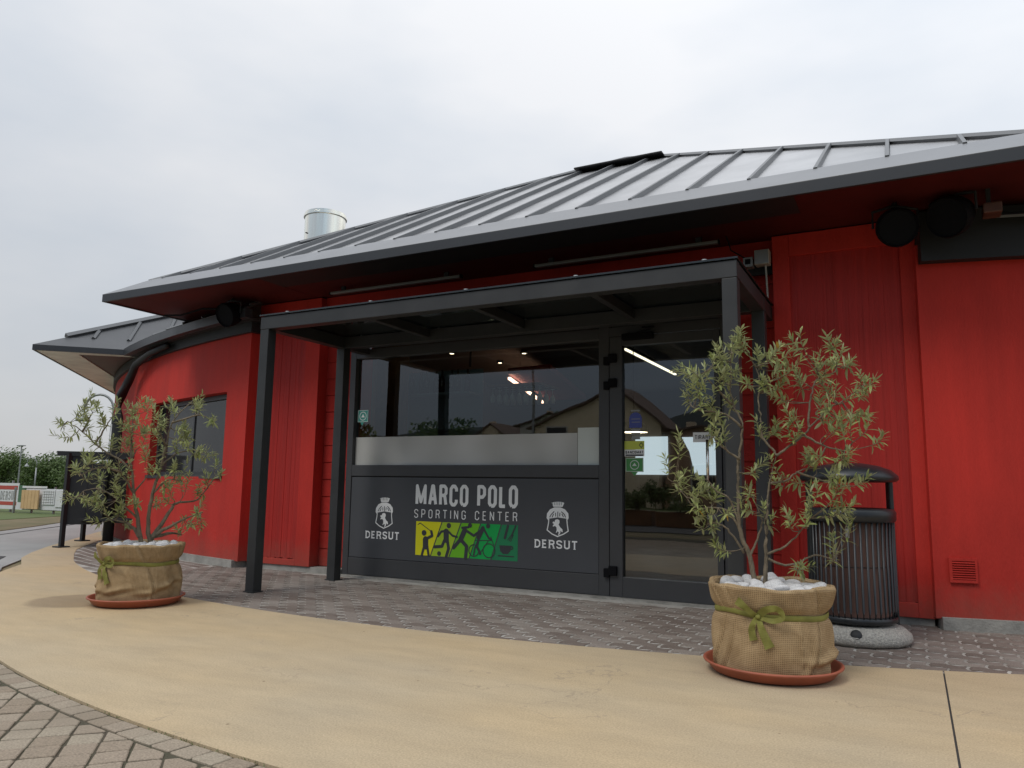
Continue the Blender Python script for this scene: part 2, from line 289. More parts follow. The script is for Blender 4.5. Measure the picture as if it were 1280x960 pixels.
# ---------------------------------------------------------------- object helpers
def tag(o, label=None, cat=None, group=None, kind=None):
    if label: o['label'] = label
    if cat: o['category'] = cat
    if group: o['group'] = group
    if kind: o['kind'] = kind
    return o
def empty(name, loc=(0, 0, 0), rz=0):
    o = bpy.data.objects.new(name, None); o.empty_display_size = .2; o.location = loc; o.rotation_euler = (0, 0, rz); col.objects.link(o); return o
def world_loc(p):
    v = Vector((0, 0, 0))
    while p: v = v + Vector(p.location); p = p.parent
    return v
class MB:
    def __init__(s): s.v = []; s.f = []; s.uv = None; s.tint = []
    def add(s, vs, fs):
        k = len(s.v); s.v += [tuple(v) for v in vs]; s.f += [tuple(i + k for i in f) for f in fs]; return s
    def box(s, x0, y0, z0, x1, y1, z1):
        return s.add([(x0, y0, z0), (x1, y0, z0), (x1, y1, z0), (x0, y1, z0), (x0, y0, z1), (x1, y0, z1), (x1, y1, z1), (x0, y1, z1)],
                     [(0, 3, 2, 1), (4, 5, 6, 7), (0, 1, 5, 4), (1, 2, 6, 5), (2, 3, 7, 6), (3, 0, 4, 7)])
    def prism(s, pts, z0, z1):          # pts: list of (x, y) or (x, y, z)
        n = len(pts); a = [(p[0], p[1], z0) for p in pts]; b = [(p[0], p[1], z1) for p in pts]
        return s.add(a + b, [tuple(range(n))[::-1], tuple(range(n, 2 * n))] + [(i, (i + 1) % n, (i + 1) % n + n, i + n) for i in range(n)])
    def slab(s, pts, thick, n=None):    # any planar polygon given a thickness along its normal (downwards)
        vs = [Vector(p) for p in pts]
        if n is None:
            n = Vector((0, 0, 0))
            for i in range(len(vs)): n += vs[i].cross(vs[(i + 1) % len(vs)])
            n.normalize()
        k = len(vs); lo = [v - n * thick for v in vs]
        return s.add(vs + lo, [tuple(range(k)), tuple(range(k, 2 * k))[::-1]] + [(i, i + k, (i + 1) % k + k, (i + 1) % k) for i in range(k)])
    def flat(s, pts, y):                # a printed shape in the x-z plane, facing -y
        return s.add([(p[0], y, p[1]) for p in pts], [tuple(range(len(pts)))])
    def tube(s, pts, rad, n=8, caps=True):
        pts = [Vector(p) for p in pts]
        if not hasattr(rad, '__len__'): rad = [rad] * len(pts)
        k0 = len(s.v); up = Vector((0, 0, 1))
        for i, p in enumerate(pts):
            d = (pts[min(i + 1, len(pts) - 1)] - pts[max(i - 1, 0)])
            if d.length < 1e-9: d = Vector((0, 0, 1))
            d.normalize(); a = d.cross(up)
            if a.length < .05: a = d.cross(Vector((1, 0, 0)))
            a.normalize(); b = a.cross(d)
            for j in range(n):
                t = 2 * math.pi * j / n; s.v.append(tuple(p + (a * math.cos(t) + b * math.sin(t)) * rad[i]))
        for i in range(len(pts) - 1):
            for j in range(n):
                s.f.append((k0 + i * n + j, k0 + (i + 1) * n + j, k0 + (i + 1) * n + (j + 1) % n, k0 + i * n + (j + 1) % n))
        if caps:
            s.f.append(tuple(k0 + j for j in range(n))); s.f.append(tuple(k0 + (len(pts) - 1) * n + j for j in range(n))[::-1])
        return s
    def lathe(s, prof, cx=0, cy=0, n=40, cap0=False, cap1=False):
        k0 = len(s.v)
        for r, z in prof:
            for j in range(n):
                t = 2 * math.pi * j / n; s.v.append((cx + r * math.cos(t), cy + r * math.sin(t), z))
        for i in range(len(prof) - 1):
            for j in range(n):
                s.f.append((k0 + i * n + j, k0 + i * n + (j + 1) % n, k0 + (i + 1) * n + (j + 1) % n, k0 + (i + 1) * n + j))
        if cap0: s.f.append(tuple(k0 + j for j in range(n))[::-1])
        if cap1: s.f.append(tuple(k0 + (len(prof) - 1) * n + j for j in range(n)))
        return s
    def build(s, name, m, parent=None, smooth=False, bevel=0, loc=None, local=False, tint=None):
        me = bpy.data.meshes.new(name)
        off = Vector(loc) if loc is not None else (Vector((0, 0, 0)) if local else world_loc(parent))
        me.from_pydata([tuple(Vector(v) - off) for v in s.v], [], s.f); me.validate()
        if m is not None: me.materials.append(M[m] if isinstance(m, str) else m)
        if smooth:
            for p in me.polygons: p.use_smooth = True
        if s.uv is not None:
            uvl = me.uv_layers.new(name='UVMap')
            for lp in me.loops: uvl.data[lp.index].uv = s.uv[lp.vertex_index]
        if tint:
            at = me.attributes.new('tint', 'FLOAT', 'POINT')
            for i, x in enumerate(tint): at.data[i].value = x
        o = bpy.data.objects.new(name, me); col.objects.link(o)
        if parent: o.parent = parent
        if loc is not None: o.location = Vector(loc) - world_loc(parent)
        if bevel:
            b = o.modifiers.new('bevel', 'BEVEL'); b.width = bevel; b.segments = 2; b.limit_method = 'ANGLE'; b.angle_limit = R(35)
        return o
def bx(name, m, parent, *c, bevel=0, **k): return MB().box(*c).build(name, m, parent, bevel=bevel, **k)
def smooth_by_angle(o, a=35):
    me = o.data; bm = bmesh.new(); bm.from_mesh(me)
    for f in bm.faces: f.smooth = True
    for e in bm.edges: e.smooth = (len(e.link_faces) == 2 and e.calc_face_angle(0) < R(a))
    bm.to_mesh(me); bm.free()
def dup(o, parent=None, loc=None):
    c = o.copy(); col.objects.link(c); c.parent = parent
    if loc is not None: c.location = loc
    for ch in [x for x in col.objects if x.parent == o]: dup(ch, c)
    return c
def lettering(body, x0, x1, z0, z1, y, m, parent, bold=0.0, name='lettering', serif=False, spacing=1.0, facing=-1, thick=.0012):
    cu = bpy.data.curves.new('t', 'FONT'); cu.body = body; cu.size = 1; cu.offset = bold; cu.space_character = spacing; cu.resolution_u = 4; cu.fill_mode = 'FRONT'
    ob = bpy.data.objects.new('t', cu); col.objects.link(ob); bpy.context.view_layer.update()
    me = bpy.data.meshes.new_from_object(ob.evaluated_get(bpy.context.evaluated_depsgraph_get())); bpy.data.objects.remove(ob)
    xs = [v.co.x for v in me.vertices]; ys = [v.co.y for v in me.vertices]
    ax, bx_, ay, by = min(xs), max(xs), min(ys), max(ys)
    mb = MB(); off = []
    for v in me.vertices:
        u = (v.co.x - ax) / (bx_ - ax); w = (v.co.y - ay) / (by - ay)
        off.append((x0 + (x1 - x0) * u, y, z0 + (z1 - z0) * w))
    mb.add(off, [tuple(p.vertices) for p in me.polygons])
    bpy.data.meshes.remove(me)
    return mb.build(name, m, parent)
_lay = [0]
def lay_y(y):           # overlapping pieces of one print each get their own hair-thin level
    _lay[0] = (_lay[0] + 1) % 40
    return y - .00003 * _lay[0]
def stroke(mb, pts, w, y, round_=True, closed=False):
    pts = [Vector((p[0], p[1])) for p in pts]
    if closed: pts = pts + [pts[0]]
    for i in range(len(pts) - 1):
        d = (pts[i + 1] - pts[i]).normalized(); n = Vector((-d.y, d.x)) * w / 2
        mb.flat([pts[i] - n, pts[i + 1] - n, pts[i + 1] + n, pts[i] + n], lay_y(y))
    ends = pts if round_ else pts[1:-1]
    for p in ends: disc(mb, p, w / 2, lay_y(y), 10)
_c = .28
GL = {'M': (1.35, [[(0, 0), (0, 1), (.5, .12), (1, 1), (1, 0)]]), 'A': (1.08, [[(0, 0), (.42, 1), (.58, 1), (1, 0)], [(.16, .3), (.84, .3)]]),
      'R': (1, [[(0, 0), (0, 1), (.68, 1), (1, .88), (1, .62), (.68, .5), (0, .5)], [(.5, .5), (.78, .44), (1, 0)]]),
      'C': (1, [[(1, .72), (1, .86), (.7, 1), (.3, 1), (0, .86), (0, .14), (.3, 0), (.7, 0), (1, .14), (1, .28)]]),
      'O': (1, [[(.3, 0), (0, .14), (0, .86), (.3, 1), (.7, 1), (1, .86), (1, .14), (.7, 0), (.3, 0)]]),
      'P': (1, [[(0, 0), (0, 1), (.68, 1), (1, .88), (1, .58), (.68, .45), (0, .45)]]), 'L': (.85, [[(0, 1), (0, 0), (1, 0)]]),
      'S': (1, [[(1, .78), (1, .88), (.7, 1), (.3, 1), (0, .88), (0, .66), (.25, .54), (.75, .44), (1, .32), (1, .12), (.7, 0), (.3, 0), (0, .12), (0, .22)]]),
      'T': (.95, [[(-.14, 1), (1.14, 1)], [(.5, 1), (.5, 0)]]), 'I': (.12, [[(.5, 0), (.5, 1)]]), 'N': (1, [[(0, 0), (0, 1), (1, 0), (1, 1)]]),
      'G': (1, [[(1, .75), (1, .86), (.7, 1), (.3, 1), (0, .86), (0, .14), (.3, 0), (.7, 0), (1, .14), (1, .46), (.6, .46)]]),
      'E': (.85, [[(1, 1), (0, 1), (0, 0), (1, 0)], [(0, .51), (.85, .51)]]), 'D': (1, [[(0, 0), (0, 1), (.55, 1), (1, .78), (1, .22), (.55, 0), (0, 0)]]),
      'U': (1, [[(0, 1), (0, .14), (.3, 0), (.7, 0), (1, .14), (1, 1)]]), 'B': (1, [[(0, 0), (0, 1), (.7, 1), (.92, .86), (.92, .66), (.7, .53), (0, .53)], [(.7, .53), (1, .38), (1, .14), (.7, 0), (0, 0)]]),
      ' ': (.55, [])}
SER = {'D': [(0, 0), (0, 1)], 'E': [(0, 0), (0, 1)], 'R': [(0, 0), (0, 1), (1, 0)], 'U': [(0, 1), (1, 1)], 'T': [(.5, 0)], 'S': []}
def write(mb, body, x0, x1, z0, z1, y, w, gap, serif=False, slant=0):
    tot = sum(GL[c][0] for c in body); n = len(body) - 1
    unit = (x1 - x0 - n * gap - w * 0) / tot; x = x0
    for c in body:
        cw = GL[c][0] * unit
        for pl in GL[c][1]:
            a = x + w / 2; b = max(x + cw - w / 2, a)
            pts = [(a + (b - a) * p[0], z0 + w / 2 + (z1 - z0 - w) * p[1]) for p in pl]
            pts = [(px + slant * (pz - z0), pz) for px, pz in pts]
            stroke(mb, pts, w, y, False)
        if serif:
            for p in SER.get(c, []):
                px = x + w / 2 + (cw - w) * p[0]; pz = z0 + w * .22 + (z1 - z0 - w * .44) * p[1]
                stroke(mb, [(px - w * .85, pz), (px + w * .85, pz)], w * .40, y, False)
        x += cw + gap
def disc(mb, c, r, y, n=20): mb.flat([(c[0] + r * math.cos(2 * math.pi * i / n), c[1] + r * math.sin(2 * math.pi * i / n)) for i in range(n)], y)
def ring(mb, c, r, w, y, n=28):
    for i in range(n):
        a, b = 2 * math.pi * i / n, 2 * math.pi * (i + 1) / n
        mb.flat([(c[0] + (r - w) * math.cos(a), c[1] + (r - w) * math.sin(a)), (c[0] + r * math.cos(a), c[1] + r * math.sin(a)), (c[0] + r * math.cos(b), c[1] + r * math.sin(b)), (c[0] + (r - w) * math.cos(b), c[1] + (r - w) * math.sin(b))], y)
PANEL=[(-4.756,0.624),(-3.523,0.629),(-3.529,0.277),(-4.759,0.268)]
DIV=[[(-4.428,0.624),(-4.562,0.269)],[(-4.192,0.621),(-4.331,0.272)],[(-3.956,0.624),(-4.086,0.273)],[(-3.714,0.625),(-3.829,0.274)]]
STROKES=[([(-4.731,0.591),(-4.704,0.609),(-4.558,0.525)],0.0088),([(-4.558,0.525),(-4.546,0.481),(-4.623,0.445)],0.0309),([(-4.629,0.439),(-4.627,0.367)],0.0685),([(-4.641,0.377),(-4.671,0.273)],0.0287),([(-4.607,0.379),(-4.584,0.275)],0.0287),([(-4.372,0.532),(-4.369,0.445)],0.0641),([(-4.372,0.538),(-4.431,0.53),(-4.473,0.479)],0.0243),([(-4.352,0.539),(-4.292,0.492),(-4.237,0.481)],0.0221),([(-4.389,0.444),(-4.42,0.377),(-4.512,0.367)],0.0331),([(-4.356,0.445),(-4.337,0.359),(-4.363,0.275)],0.0353),([(-4.145,0.555),(-4.193,0.453)],0.0574),([(-4.151,0.563),(-4.035,0.503),(-3.966,0.549)],0.0276),([(-4.177,0.578),(-4.1,0.587)],0.0243),([(-4.2,0.452),(-4.275,0.371)],0.0398),([(-4.187,0.453),(-4.118,0.391),(-4.128,0.271)],0.0398),([(-3.929,0.582),(-3.977,0.484)],0.0464),([(-3.923,0.582),(-3.859,0.489),(-3.827,0.469)],0.0221),([(-3.971,0.484),(-3.996,0.397),(-3.952,0.325)],0.0287),([(-3.971,0.484),(-4.019,0.375),(-4.03,0.31)],0.0199),([(-4.021,0.455),(-3.821,0.464)],0.0088),([(-3.967,0.314),(-3.864,0.457)],0.0099),([(-3.834,0.499),(-3.798,0.418)],0.0099),([(-3.638,0.616),(-3.672,0.495)],0.0265),([(-3.55,0.62),(-3.596,0.521)],0.0155),([(-3.591,0.537),(-3.638,0.478)],0.0077),([(-3.583,0.532),(-3.621,0.47)],0.0077),([(-3.576,0.528),(-3.604,0.462)],0.0077),([(-3.744,0.317),(-3.569,0.316)],0.011)]
DISCS=[((-4.65,0.507),0.0298),((-4.341,0.594),0.0276),((-4.453,0.301),0.0243),((-4.082,0.606),0.0243),((-3.867,0.606),0.0243)]
RINGS=[((-4.031,0.353),0.0641),((-3.853,0.36),0.0751),((-3.592,0.4),0.0188)]
CUP=[(-3.734,0.421),(-3.595,0.422),(-3.606,0.369),(-3.635,0.337),(-3.69,0.337),(-3.723,0.363)]
CROWN=[(-0.047,0.86),(-0.016,0.867),(0.02,0.87),(0.06,0.869),(0.088,0.861),(0.071,0.821),(-0.028,0.82)]
ARCH=[(-0.1,0.709),(-0.096,0.753),(-0.064,0.794),(-0.016,0.815),(0.048,0.816),(0.096,0.798),(0.132,0.76),(0.136,0.717),(0.125,0.698),(0.113,0.709),(0.021,0.719),(-0.072,0.704),(-0.084,0.688)]
PALM=[[(-0.064,0.721),(-0.049,0.746),(-0.02,0.773)],[(-0.039,0.72),(-0.025,0.748)],[(-0.001,0.73),(-0.003,0.759)],[(0.041,0.732),(0.044,0.761)],[(0.081,0.726),(0.066,0.751)],[(0.103,0.724),(0.09,0.75),(0.061,0.773)],[(0.021,0.724),(0.021,0.771)]]
SHIELD=[(-0.076,0.699),(-0.079,0.659),(-0.093,0.593),(-0.042,0.558),(0.018,0.535),(0.082,0.56),(0.132,0.591),(0.121,0.659),(0.117,0.705)]
HORSE=[(-0.007,0.694),(0.017,0.702),(0.037,0.692),(0.041,0.671),(0.03,0.649),(0.05,0.621),(0.07,0.607),(0.075,0.579),(0.06,0.581),(0.052,0.593),(0.048,0.57),(0.034,0.548),(0.025,0.554),(0.033,0.573),(0.02,0.585),(0.006,0.569),(0.001,0.573),(0.01,0.597),(0.008,0.619),(-0.006,0.636),(-0.026,0.629),(-0.034,0.633),(-0.02,0.653),(-0.036,0.664),(-0.027,0.679),(-0.015,0.672)]
R_LIMBS=[[(-0.075,0.422),(-0.103,0.623),(-0.155,0.764),(-0.159,0.993),(-0.155,1.167),(-0.145,1.237),(-0.131,1.396),(-0.173,1.499),(-0.192,1.63),(-0.178,1.855)],[(-0.103,0.623),(-0.061,0.731),(-0.033,0.811),(-0.047,0.881),(-0.08,0.984)],[(-0.033,0.441),(-0.019,0.553),(-0.014,0.694),(-0.005,0.886),(0.019,1.064),(0.056,1.204)],[(0.056,1.204),(0.042,1.228),(-0.014,1.312),(-0.023,1.42),(-0.033,1.546),(-0.023,1.654),(-0.066,1.771),(-0.098,1.865)],[(0.056,1.204),(0.112,1.246),(0.211,1.326),(0.253,1.378),(0.342,1.467),(0.445,1.537),(0.553,1.621)],[(0.239,1.363),(0.239,1.443),(0.262,1.56),(0.295,1.654),(0.403,1.71),(0.393,1.86)],[(0.211,1.326),(0.319,1.256),(0.412,1.232)],[(-0.014,0.647),(0.084,0.694),(0.155,0.764),(0.225,0.858)],[(-0.005,0.623),(0.108,0.591),(0.248,0.647),(0.342,0.623),(0.379,0.6)],[(-0.145,1.185),(-0.244,1.256),(-0.29,1.312)],[(-0.131,1.373),(-0.22,1.452),(-0.337,1.467),(-0.408,1.49)],[(-0.155,0.811),(-0.211,0.951),(-0.276,0.998),(-0.337,1.068)],[(-0.155,0.787),(-0.22,0.881),(-0.314,0.904),(-0.408,0.904),(-0.525,1.045)],[(-0.136,0.647),(-0.211,0.764),(-0.276,0.811),(-0.337,0.811)],[(0.019,1.045),(0.108,1.068),(0.169,1.115),(0.239,1.139)],[(0.169,1.115),(0.295,1.068),(0.389,1.045)],[(-0.183,1.513),(-0.29,1.63),(-0.337,1.701)]]
R_TIPS=[(-0.178,1.851),(-0.122,1.818),(-0.089,1.855),(-0.23,1.794),(-0.29,1.771),(-0.314,1.677),(-0.422,1.701),(-0.431,1.56),(-0.393,1.499),(-0.276,1.443),(-0.244,1.63),(-0.173,1.724),(-0.197,1.654),(-0.08,1.63),(-0.033,1.701),(-0.023,1.584),(0.037,1.771),(0.084,1.748),(0.192,1.827),(0.108,1.654),(0.319,1.748),(0.393,1.841),(0.417,1.748),(0.492,1.748),(0.295,1.63),(0.215,1.63),(0.108,1.537),(0.037,1.584),(0.389,1.537),(0.553,1.607),(0.529,1.56),(0.436,1.513),(0.342,1.49),(0.482,1.467),(0.553,1.326),(0.436,1.326),(0.365,1.349),(0.061,1.349),(0.295,1.443),(-0.033,1.326),(-0.501,1.2),(-0.29,1.326),(-0.244,1.256),(-0.361,1.068),(-0.539,1.068),(-0.478,1.012),(-0.408,0.881),(-0.314,0.951),(-0.347,0.787),(-0.244,0.647),(-0.08,1.115),(-0.08,0.975),(-0.103,0.881),(-0.009,0.811),(0.084,1.022),(0.201,1.068),(0.342,1.068),(0.389,1.209),(0.459,1.068),(0.295,1.209),(0.248,1.162),(0.342,0.881),(0.412,0.787),(0.201,0.811),(0.108,0.834),(0.155,0.577),(0.328,0.623),(0.248,0.975),(0.445,1.185),(0.155,1.256),(0.155,1.396),(0.389,1.42),(-0.361,1.584),(-0.314,1.49),(-0.197,1.513),(-0.29,0.881),(-0.408,0.975),(0.389,0.881),(0.365,0.975)]
L_LIMBS=[[(0.007,0.471),(-0.04,0.69),(-0.086,0.902),(-0.113,1.081),(-0.126,1.18),(-0.086,1.28)],[(-0.086,0.902),(-0.153,1.015),(-0.199,1.081),(-0.219,1.18)],[(-0.113,1.081),(-0.206,1.18),(-0.305,1.233),(-0.411,1.313),(-0.517,1.412),(-0.637,1.499)],[(-0.411,1.313),(-0.351,1.446),(-0.305,1.545)],[(-0.517,1.412),(-0.451,1.578)],[(-0.126,1.18),(-0.139,1.412),(-0.139,1.578)],[(0.073,0.484),(0.04,0.656),(0.06,0.902),(0.106,1.141),(0.133,1.306),(0.166,1.505),(0.318,1.704)],[(0.073,0.517),(0.192,0.729),(0.252,0.822),(0.424,0.855),(0.564,1.068)],[(0.073,0.537),(0.192,0.617),(0.318,0.69),(0.464,0.749)],[(-0.007,0.537),(-0.106,0.65),(-0.239,0.683)],[(-0.033,0.683),(-0.206,0.849),(-0.351,0.935),(-0.471,0.915)],[(0.106,1.141),(0.225,1.247),(0.358,1.28)],[(0.133,1.306),(0.046,1.446)],[(0.166,1.505),(0.358,1.578),(0.458,1.545)],[(-0.086,0.902),(0.027,1.081)],[(0.06,0.902),(0.159,1.015),(0.272,1.015)],[(-0.199,1.081),(-0.338,1.114),(-0.471,1.048)],[(0.073,0.537),(0.225,0.564),(0.312,0.55)]]
L_TIPS=[(-0.683,1.492),(-0.57,1.545),(-0.603,1.379),(-0.471,1.512),(-0.471,1.379),(-0.451,1.625),(-0.371,1.479),(-0.305,1.545),(-0.153,1.611),(-0.073,1.645),(-0.106,1.512),(0.007,1.545),(-0.206,1.446),(-0.04,1.412),(0.046,1.379),(0.093,1.479),(0.192,1.611),(0.318,1.698),(0.358,1.598),(0.458,1.532),(0.225,1.446),(0.292,1.346),(0.358,1.247),(0.225,1.28),(0.126,1.28),(0.405,1.214),(-0.206,1.247),(-0.139,1.28),(-0.272,1.28),(-0.371,1.28),(-0.504,1.081),(-0.57,0.849),(-0.438,1.015),(-0.338,1.015),(-0.305,1.147),(-0.371,0.915),(-0.471,0.816),(-0.351,0.782),(-0.239,0.915),(-0.206,0.749),(-0.272,0.683),(-0.139,0.65),(-0.073,0.816),(0.06,1.081),(0.159,0.981),(0.259,1.015),(0.292,0.948),(0.192,0.849),(0.093,0.816),(0.424,0.749),(0.458,0.696),(0.358,0.65),(0.458,0.915),(0.491,0.981),(0.577,1.068),(0.312,0.537),(0.192,1.114),(-0.007,1.18),(-0.139,1.015),(-0.139,1.545),(-0.172,1.346),(0.292,1.412),(0.239,1.379),(-0.292,0.802),(-0.391,1.094),(-0.192,0.869),(-0.206,1.015)]

# ================================================================ GROUND
CX, CY, RW = -3.55, 24.5, 18.15           # the round building's axis and wall radius
def wall_y(x, r=RW): return CY - math.sqrt(r * r - (x - CX) ** 2)
def brick_edge(x): return 16.37 - math.sqrt(11.79 ** 2 - (x + 3.57) ** 2)
SC = (-1.39, 13.54); SR = 11.395
def sett_edge(x): return SC[1] - math.sqrt(SR * SR - (x - SC[0]) ** 2)
g = MB().box(-420, -420, -.5, 420, 420, -.035).build('ground', 'dry_grass'); tag(g, kind='structure', label='bare dry ground around the site')
# paved strip bedding under the small pavers
mb = MB(); xs = [-13.4 + .4 * i for i in range(44)]
for i in range(len(xs) - 1):
    a, b = xs[i], xs[i + 1]
    mb.add([(a, brick_edge(a) - .05 if a < 7 else 6, -.0068), (b, brick_edge(b) - .05, -.0068), (b, wall_y(b) + .6, -.0068), (a, wall_y(a) + .6, -.0068)], [(0, 1, 2, 3)])
bed = mb.build('paver_bedding', 'mortar'); tag(bed, kind='structure', label='mortar bed of the paved strip along the wall')
# beige concrete walk, two pours with a sawn joint between them
def walk(xa, xb, n):
    mb = MB(); xs = [xa + (xb - xa) * i / n for i in range(n + 1)]
    lo = [(x, sett_edge(x)) for x in xs]; hi = [(x, brick_edge(x)) for x in xs]
    return lo, hi
def ribbon_sheet(name, lo, hi, z, m, thick=.03):
    mb = MB(); n = len(lo)
    mb.add([(p[0], p[1], z) for p in lo] + [(p[0], p[1], z) for p in hi], [(i, i + 1, n + i + 1, n + i) for i in range(n - 1)])
    mb.add([(p[0], p[1], z) for p in lo] + [(p[0], p[1], z - thick) for p in lo], [(i, n + i, n + i + 1, i + 1) for i in range(n - 1)])
    mb.add([(p[0], p[1], z) for p in hi] + [(p[0], p[1], z - thick) for p in hi], [(i, i + 1, n + i + 1, n + i) for i in range(n - 1)])
    for e in (0, n - 1):
        mb.add([(lo[e][0], lo[e][1], z), (hi[e][0], hi[e][1], z), (hi[e][0], hi[e][1], z - thick), (lo[e][0], lo[e][1], z - thick)], [(0, 1, 2, 3)])
    return mb.build(name, m)
lo, hi = walk(-9.5, .100, 60)
lo = [(-18.6, 14.2), (-16.2, 11.6), (-14.38, 9.8), (-12.77, 8.2), (-11.76, 7.22), (-10.95, 6.5), (-10.31, 6.0)] + lo
hi = [(-18.0, 15.0), (-15.9, 12.9), (-13.6, 10.1), (-12.5, 8.62), (-11.6, 7.75), (-11.0, 7.19), (-10.3, 6.7)] + hi
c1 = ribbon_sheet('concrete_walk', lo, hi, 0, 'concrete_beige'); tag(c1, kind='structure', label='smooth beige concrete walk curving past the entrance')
lo, hi = walk(.109, 4.2, 20)
c2 = ribbon_sheet('concrete_walk', lo, hi, 0, 'concrete_beige'); tag(c2, kind='structure', label='beige concrete walk right of the sawn joint')
jn = bx('expansion_joint', 'drain_dark', None, .100, 2.2, -.02, .109, 5.12, -.006); tag(jn, kind='structure', label='dark sawn joint across the beige concrete at right')
# grey road to the left and behind, sett yard in front
sy = MB(); n = 48; xs = [-9.0 + 13.2 * i / n for i in range(n + 1)]
sy.add([(x, sett_edge(x) + .02, -.013) for x in xs] + [(x, -2.2, -.013) for x in xs], [(i + 1, i, n + 1 + i, n + 2 + i) for i in range(n)])
sj = sy.build('sett_yard', 'sett_joint'); tag(sj, kind='structure', label='mossy bedding of the sett yard in the foreground')
rd = MB().prism([(-9.52, 5.33), (-10.31, 6.02), (-10.95, 6.52), (-11.76, 7.24), (-12.77, 8.22), (-14.38, 9.82), (-16.2, 11.62), (-18.6, 14.22), (-24.2, 18.9), (-29.5, 15.6), (-20.7, 11.2), (-27, 4), (-27, -30), (-9.02, -30), (-9.02, 5.02)], -.03, -.016)
rd = rd.build('road', 'asphalt_grey'); tag(rd, kind='structure', label='pale grey road left of the beige walk')
dr = MB().prism([(-13.6, 6.5), (-13.5, 6.42), (-17.85, 11.80), (-17.98, 11.86)], -.016, -.010).build('drain_channel', 'drain_dark'); tag(dr, kind='structure', label='dark drain channel crossing the pale road')
mc = MB().prism([(-10.75, 5.45), (-10.2, 5.62), (-10.75, 6.05), (-11.3, 5.85)], -.016, -.009).build('manhole_cover', 'drain_dark'); tag(mc, 'dark square manhole cover let into the pale grey road', 'manhole cover')
vg = MB().prism([(-13.0, 5.2), (-14.7, 7.3), (-16.12, 8.91), (-17.07, 10.09), (-18.57, 11.75), (-20.0, 13.7), (-24, 19), (-40, 26), (-60, 26), (-60, 5)], -.03, -.004).build('grass_verge', 'dry_grass'); tag(vg, kind='structure', label='strip of dry brown grass between road and fence')
vg = MB().prism([(-19.0, 9.3), (-20.3, 11.2), (-21.5, 13.6), (-22.5, 15.5), (-23.6, 20), (-90, 60), (-130, 40), (-60, 10)], -.02, .006).build('green_field', 'grass_green'); tag(vg, kind='structure', label='green grass at the foot of the banner fence')
st = MB().prism([(-60, -4.6), (40, -4.6), (40, -10.4), (-60, -10.4)], -.03, -.012).build('street', 'asphalt_dark'); tag(st, kind='structure', label='dark street running across in front of the building')
st = MB().prism([(-60, -14), (40, -14), (40, -21), (-60, -21)], -.03, -.012).build('street', 'asphalt_grey'); tag(st, kind='structure', label='paler far street before the beige house')
lw = MB().prism([(-60, -21.2), (40, -21.2), (40, -60), (-60, -60)], -.03, -.012).build('lawn', 'grass_green'); tag(lw, kind='structure', label='green lawn around the houses across the street')

# --- pavers of the strip: zigzag interlocking pieces, plain rows far left
def paver_poly(w, d):       # zigzag-edged interlocking paver, centre at 0
    a = .018
    return [(-w / 2, -d / 2), (-w / 4, -d / 2 + a), (0, -d / 2), (w / 4, -d / 2 - a), (w / 2, -d / 2), (w / 2 - a * .6, 0), (w / 2, d / 2), (w / 4, d / 2 - a), (0, d / 2), (-w / 4, d / 2 + a), (-w / 2, d / 2), (-w / 2 - a * .6, 0)]
def piece_mesh(name, poly, h, m, inset=.004):
    n = len(poly); cxp = sum(p[0] for p in poly) / n; cyp = sum(p[1] for p in poly) / n
    top = []
    for p in poly:
        v = Vector((p[0] - cxp, p[1] - cyp)); v = v * (1 - inset / max(v.length, .01)); top.append((cxp + v.x, cyp + v.y, 0))
    mid = [(p[0], p[1], -.003) for p in poly]; bot = [(p[0], p[1], -h) for p in poly]
    me = bpy.data.meshes.new(name)
    f = [tuple(range(n))] + [(n + i, n + (i + 1) % n, (i + 1) % n, i) for i in range(n)] + [(2 * n + i, 2 * n + (i + 1) % n, n + (i + 1) % n, n + i) for i in range(n)]
    me.from_pydata(top + mid + bot, [], f); me.materials.append(M[m]); return me
rng = random.Random(3)
def lay(meshes, spots, parent, name, m_name, polys, h, limit, cam_xy=(0, 0)):
    spots = sorted(spots, key=lambda s: s[5])
    for s in spots[:limit]:
        o = bpy.data.objects.new(name, rng.choice(meshes)); col.objects.link(o); o.parent = parent
        o.location = (s[0], s[1], s[2]); o.rotation_euler = (s[4][0], s[4][1], s[3])
    rest = spots[limit:]
    if rest:
        mb = MB(); tint = []
        for s in rest:
            me = rng.choice(meshes); mt = Matrix.Translation((s[0], s[1], s[2])) @ Matrix.Rotation(s[3], 4, 'Z') @ Matrix.Rotation(s[4][0], 4, 'X')
            mb.add([mt @ v.co for v in me.vertices], [tuple(p.vertices) for p in me.polygons])
            tv = rng.random(); tint += [tv] * len(me.vertices)
        o = mb.build(name + '_field', m_name, parent, tint=tint); tag(o, kind='stuff')
def vis_key(x, y):
    fx = x * _f.x + y * _f.y; rx = (x * _r.x + y * _r.y)
    ok = fx > .3 and abs(rx / fx) < .70
    return (0 if ok else 1000) + math.hypot(x, y)
W_, D_ = .205, .112
pm = [piece_mesh('paver', [(x * k, y * k2) for x, y in paver_poly(W_ - .015, D_ - .013)], .02, 'paver_stone') for k, k2 in ((1, 1), (.985, .97), (.97, .99))]
spots = []
row = 0; y = 4.55
while y < 7.3:
    x = -7.55 + (row % 2) * W_ / 2
    while x < 3.2:
        if brick_edge(x) - .04 < y < wall_y(x, RW + .05) + .3 and not (y > 6.80 and -5.8 < x < -1.4) and not (y > 6.8 and -7.2 < x < .1):
            spots.append((x, y, -.0022 + rng.uniform(-.0010, .0010), rng.uniform(-.012, .012), (rng.uniform(-.006, .006), rng.uniform(-.004, .004)), vis_key(x, y)))
        x += W_
    y += D_; row += 1
lay(pm, spots, bed, 'paver', 'paver_stone', None, .02, 300)
